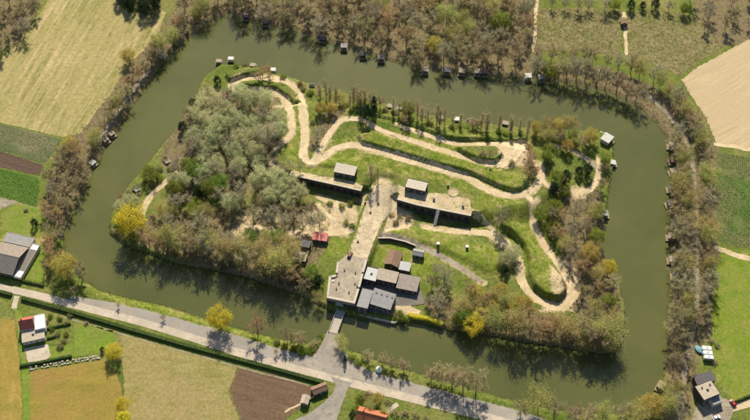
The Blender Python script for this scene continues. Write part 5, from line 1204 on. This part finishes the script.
# gardens
one('yellow', 112.5, 350, .72, None, 'bright yellow tree at the corner of the garden wall'); one('yellow', 122, 404, .62, None, 'bright yellow bushy tree on the pasture boundary'); one('yellow', 124, 418, .6, None, 'yellow bushy tree at the lower end of the pasture boundary')
for px, py, k, s in ((60, 318, 'greenshrub', .6), (66, 323, 'shrub', .6), (50, 316, 'greenshrub', .6), (58, 334, 'shrub', .6), (66, 334, 'greenshrub', .6), (64, 341, 'shrub', .6), (86, 323, 'brownshrub', .6), (70, 315, 'shrub', .6), (46, 322, 'shrub', .6), (52, 328, 'greenshrub', .6), (60, 346, 'shrub', .7)): one(k, px, py, s, 'in the vegetable beds beside the red-roofed house')
one('evergreen', 102, 349, .3, None, 'small round dark bush by the bright yellow garden tree'); one('evergreen', 34, 222, .5, None, 'dark conifer on the lawn behind the barn')
for px, py, k, s in ((360, 398, 'greenshrub', 1.0), (356, 408, 'greenshrub', 1.0), (368, 396, 'shrub', 1.1), (378, 398, 'oliveleaf', .5), (388, 402, 'shrub', .9), (370, 403, 'bud', .5), (384, 410, 'bud', .45), (352, 415, 'evergreen', .4)): one(k, px, py, s, 'in the garden of the orange-roofed house')
for px, py, s in ((395, 413, .9), (405, 414, 1.0), (415, 416, 1.0), (426, 419, 1.0)): one('brownshrub', px, py, s, 'in the hedge bed beside the garden path')
for px, py, s in ((718, 345, .8), (712, 340, .7), (715, 362, .7)): one('brownshrub', px, py, s, 'by the parked caravans')
# ------------------------------------------------------------------ growth nobody could count
def scatter(poly, n, z=0, water=False):
    P = WP(poly, z); xs = [p[0] for p in P]; ys = [p[1] for p in P]; X = NR.uniform(min(xs), max(xs), n * 3); Y = NR.uniform(min(ys), max(ys), n * 3)
    k = sdist(P, X, Y) > 0; X, Y = X[k][:n], Y[k][:n]; H = zs(X, Y); k = H > -.85; return np.stack([X[k], Y[k], H[k]], 1)
def zs(X, Y):
    u = np.clip((X - fx[0]) / ST, 0, len(fx) - 1.001); v = np.clip((Y - fy[0]) / ST, 0, len(fy) - 1.001); i = u.astype(int); j = v.astype(int); a = u - i; b = v - j
    return (HG[j, i] * (1 - a) + HG[j, i + 1] * a) * (1 - b) + (HG[j + 1, i] * (1 - a) + HG[j + 1, i + 1] * a) * b
def keepfree(P):
    k = np.ones(len(P), bool)
    for kind, Q, d in BLOCK:
        k &= (sdist(Q, P[:, 0], P[:, 1]) < -d * .5) if kind == 'poly' else (pdist(Q, P[:, 0], P[:, 1]) > d * .8)
    return P[k]
def brush(P, n, ln, wd, zup=.3):
    P = np.repeat(P, n, 0); k = len(P); P = P + NR.normal(0, .35, (k, 3)) * np.array([1, 1, 0]); D = NR.normal(0, .6, (k, 3)); D[:, 2] = np.abs(D[:, 2]) + zup + .3; D /= np.linalg.norm(D, axis=1, keepdims=True)
    L = ln * NR.uniform(.4, 1.2, (k, 1)); U = np.cross(D, NR.normal(0, 1, (k, 3))); U /= np.linalg.norm(U, axis=1, keepdims=True) + 1e-6; w_ = wd * .5
    V = np.stack([P + U * w_, P - U * w_, P + D * L], 1).reshape(-1, 3); return V, np.arange(k * 3).reshape(k, 3)
def stuff(name, parts, m, label, cat):
    V, F = join(parts); o = link(name, npmesh(name, V, F, m)); tag(o, label, cat, None, 'stuff')
WOODS = [np.array(scatter(p, n, z)) for p, n, z in ((LIT[0][0], 5200, 0), (LIT[1][0], 1500, 1), (LIT[2][0], 800, 1), (LIT[3][0], 700, 1), (LIT[5][0], 500, 1), (LIT[4][0], 300, 0))]
UG = keepfree(np.concatenate(WOODS))
stuff('undergrowth', [brush(UG, 14, 1.5, .09), leaves(UG + np.array([0, 0, .4]), .45, 5, .3, NR)], M_SHB, 'low brown and olive undergrowth below the trees', 'undergrowth')
ISB = [(255, 80), (300, 85), (350, 105), (450, 122), (530, 132), (600, 140), (605, 190), (560, 200), (560, 260), (600, 300), (590, 340), (470, 320), (430, 290), (420, 262), (480, 260), (470, 232), (480, 200), (380, 172), (320, 172), (280, 160), (285, 110)]
TU = keepfree(scatter(ISB, 5200, 3)); stuff('grass_tufts', [brush(TU, 7, .55, .14, .5)], M_TUFT, 'tufts of rough grass over the ramparts', 'grass')
def shore(line, step, out):
    D = densify([tuple(p) for p in line], step, .5); A = np.array(D); A = A + NR.normal(0, .5, A.shape); H = zs(A[:, 0], A[:, 1]); k = (H > -1.35) & (H < .2) & (NR.random(len(A)) < .8); return np.stack([A[k, 0], A[k, 1], np.maximum(H[k], -1.1)], 1)
SH = np.concatenate([shore(ISLE, .55, 0), shore(OUTER, .6, 0)])
stuff('bank_reeds', [brush(SH, 7, 1.25, .12, .8)], M_REED, 'dry reeds and weeds fringing the moat banks', 'reeds')
BK = np.concatenate([scatter([(60, 262), (90, 288), (140, 300), (235, 326), (308, 343), (318, 340), (310, 352), (240, 337), (140, 309), (72, 292)], 900), scatter([(345, 350), (385, 364), (440, 380), (530, 404), (600, 413), (660, 405), (664, 425), (520, 425), (440, 393), (380, 376), (350, 360)], 900)])
BK = keepfree(BK); stuff('bank_grass', [brush(BK, 8, .6, .16, .5), leaves(BK[::3] + np.array([0, 0, .3]), .4, 6, .3, NR)], M_REED2, 'yellowish green weeds on the road bank of the moat', 'weeds')
def rows(poly, sp, gap, d0, miss=.1, jit=.1):
    P = WP(poly); xs = [p[0] for p in P]; ys = [p[1] for p in P]; cx_, cy_ = sum(xs) / len(xs), sum(ys) / len(ys); R = max(max(xs) - min(xs), max(ys) - min(ys)) * .75
    u, v = np.meshgrid(np.arange(-R, R, gap), np.arange(-R, R, sp)); u = u.ravel(); v = v.ravel(); c, s = math.cos(d0), math.sin(d0); X = cx_ + u * c - v * s + NR.normal(0, jit, len(u)); Y = cy_ + u * s + v * c + NR.normal(0, jit, len(u))
    k = (sdist(P, X, Y) > .3) & (NR.random(len(X)) > miss); k &= vnoise(X, Y, 6, 9) > .22; return np.stack([X[k], Y[k], np.full(k.sum(), .2)], 1)
stuff('crop_plants', [leaves(rows([(717, 152), (752, 158), (775, 162), (775, 252), (752, 249), (728, 245), (716, 238)], 1.15, .9, dg), .22, 4, .55, NR, 1.0)], M_CROP, 'rows of leafy green crop plants beside the tree belt', 'crop')
stuff('cabbage_plants', [leaves(rows([(-15, 121), (0, 124), (62, 139), (50, 158), (44, 164), (0, 150), (-15, 146)], 1.3, 1.0, dl, .2), .2, 4, .5, NR, 1.0)], M_CAB, 'rows of grey-green cabbages below the hay field', 'crop')
stuff('vegetable_plants', [leaves(rows([(-15, 164), (0, 168), (39, 178), (40, 190), (36, 207), (0, 196), (-15, 192)], .9, .8, dl, .05), .22, 4, .5, NR, 1.0)], M_CROP, 'dense rows of green vegetables beside the ploughed strip', 'crop')
RF = np.concatenate([scatter([(538, 9), (580, 8), (621, 11), (622, 46), (618, 56), (590, 52), (555, 50), (534, 54), (535, 30)], 1500), scatter([(628, 11), (660, 10), (690, 16), (704, 24), (722, 48), (700, 62), (680, 76), (662, 68), (640, 60), (628, 56)], 1500)])
stuff('field_weeds', [brush(RF, 7, .7, .18, .3), leaves(RF[::2] + np.array([0, 0, .25]), .4, 6, .34, NR)], M_SHB, 'patchy dry weeds over the rough field', 'weeds')
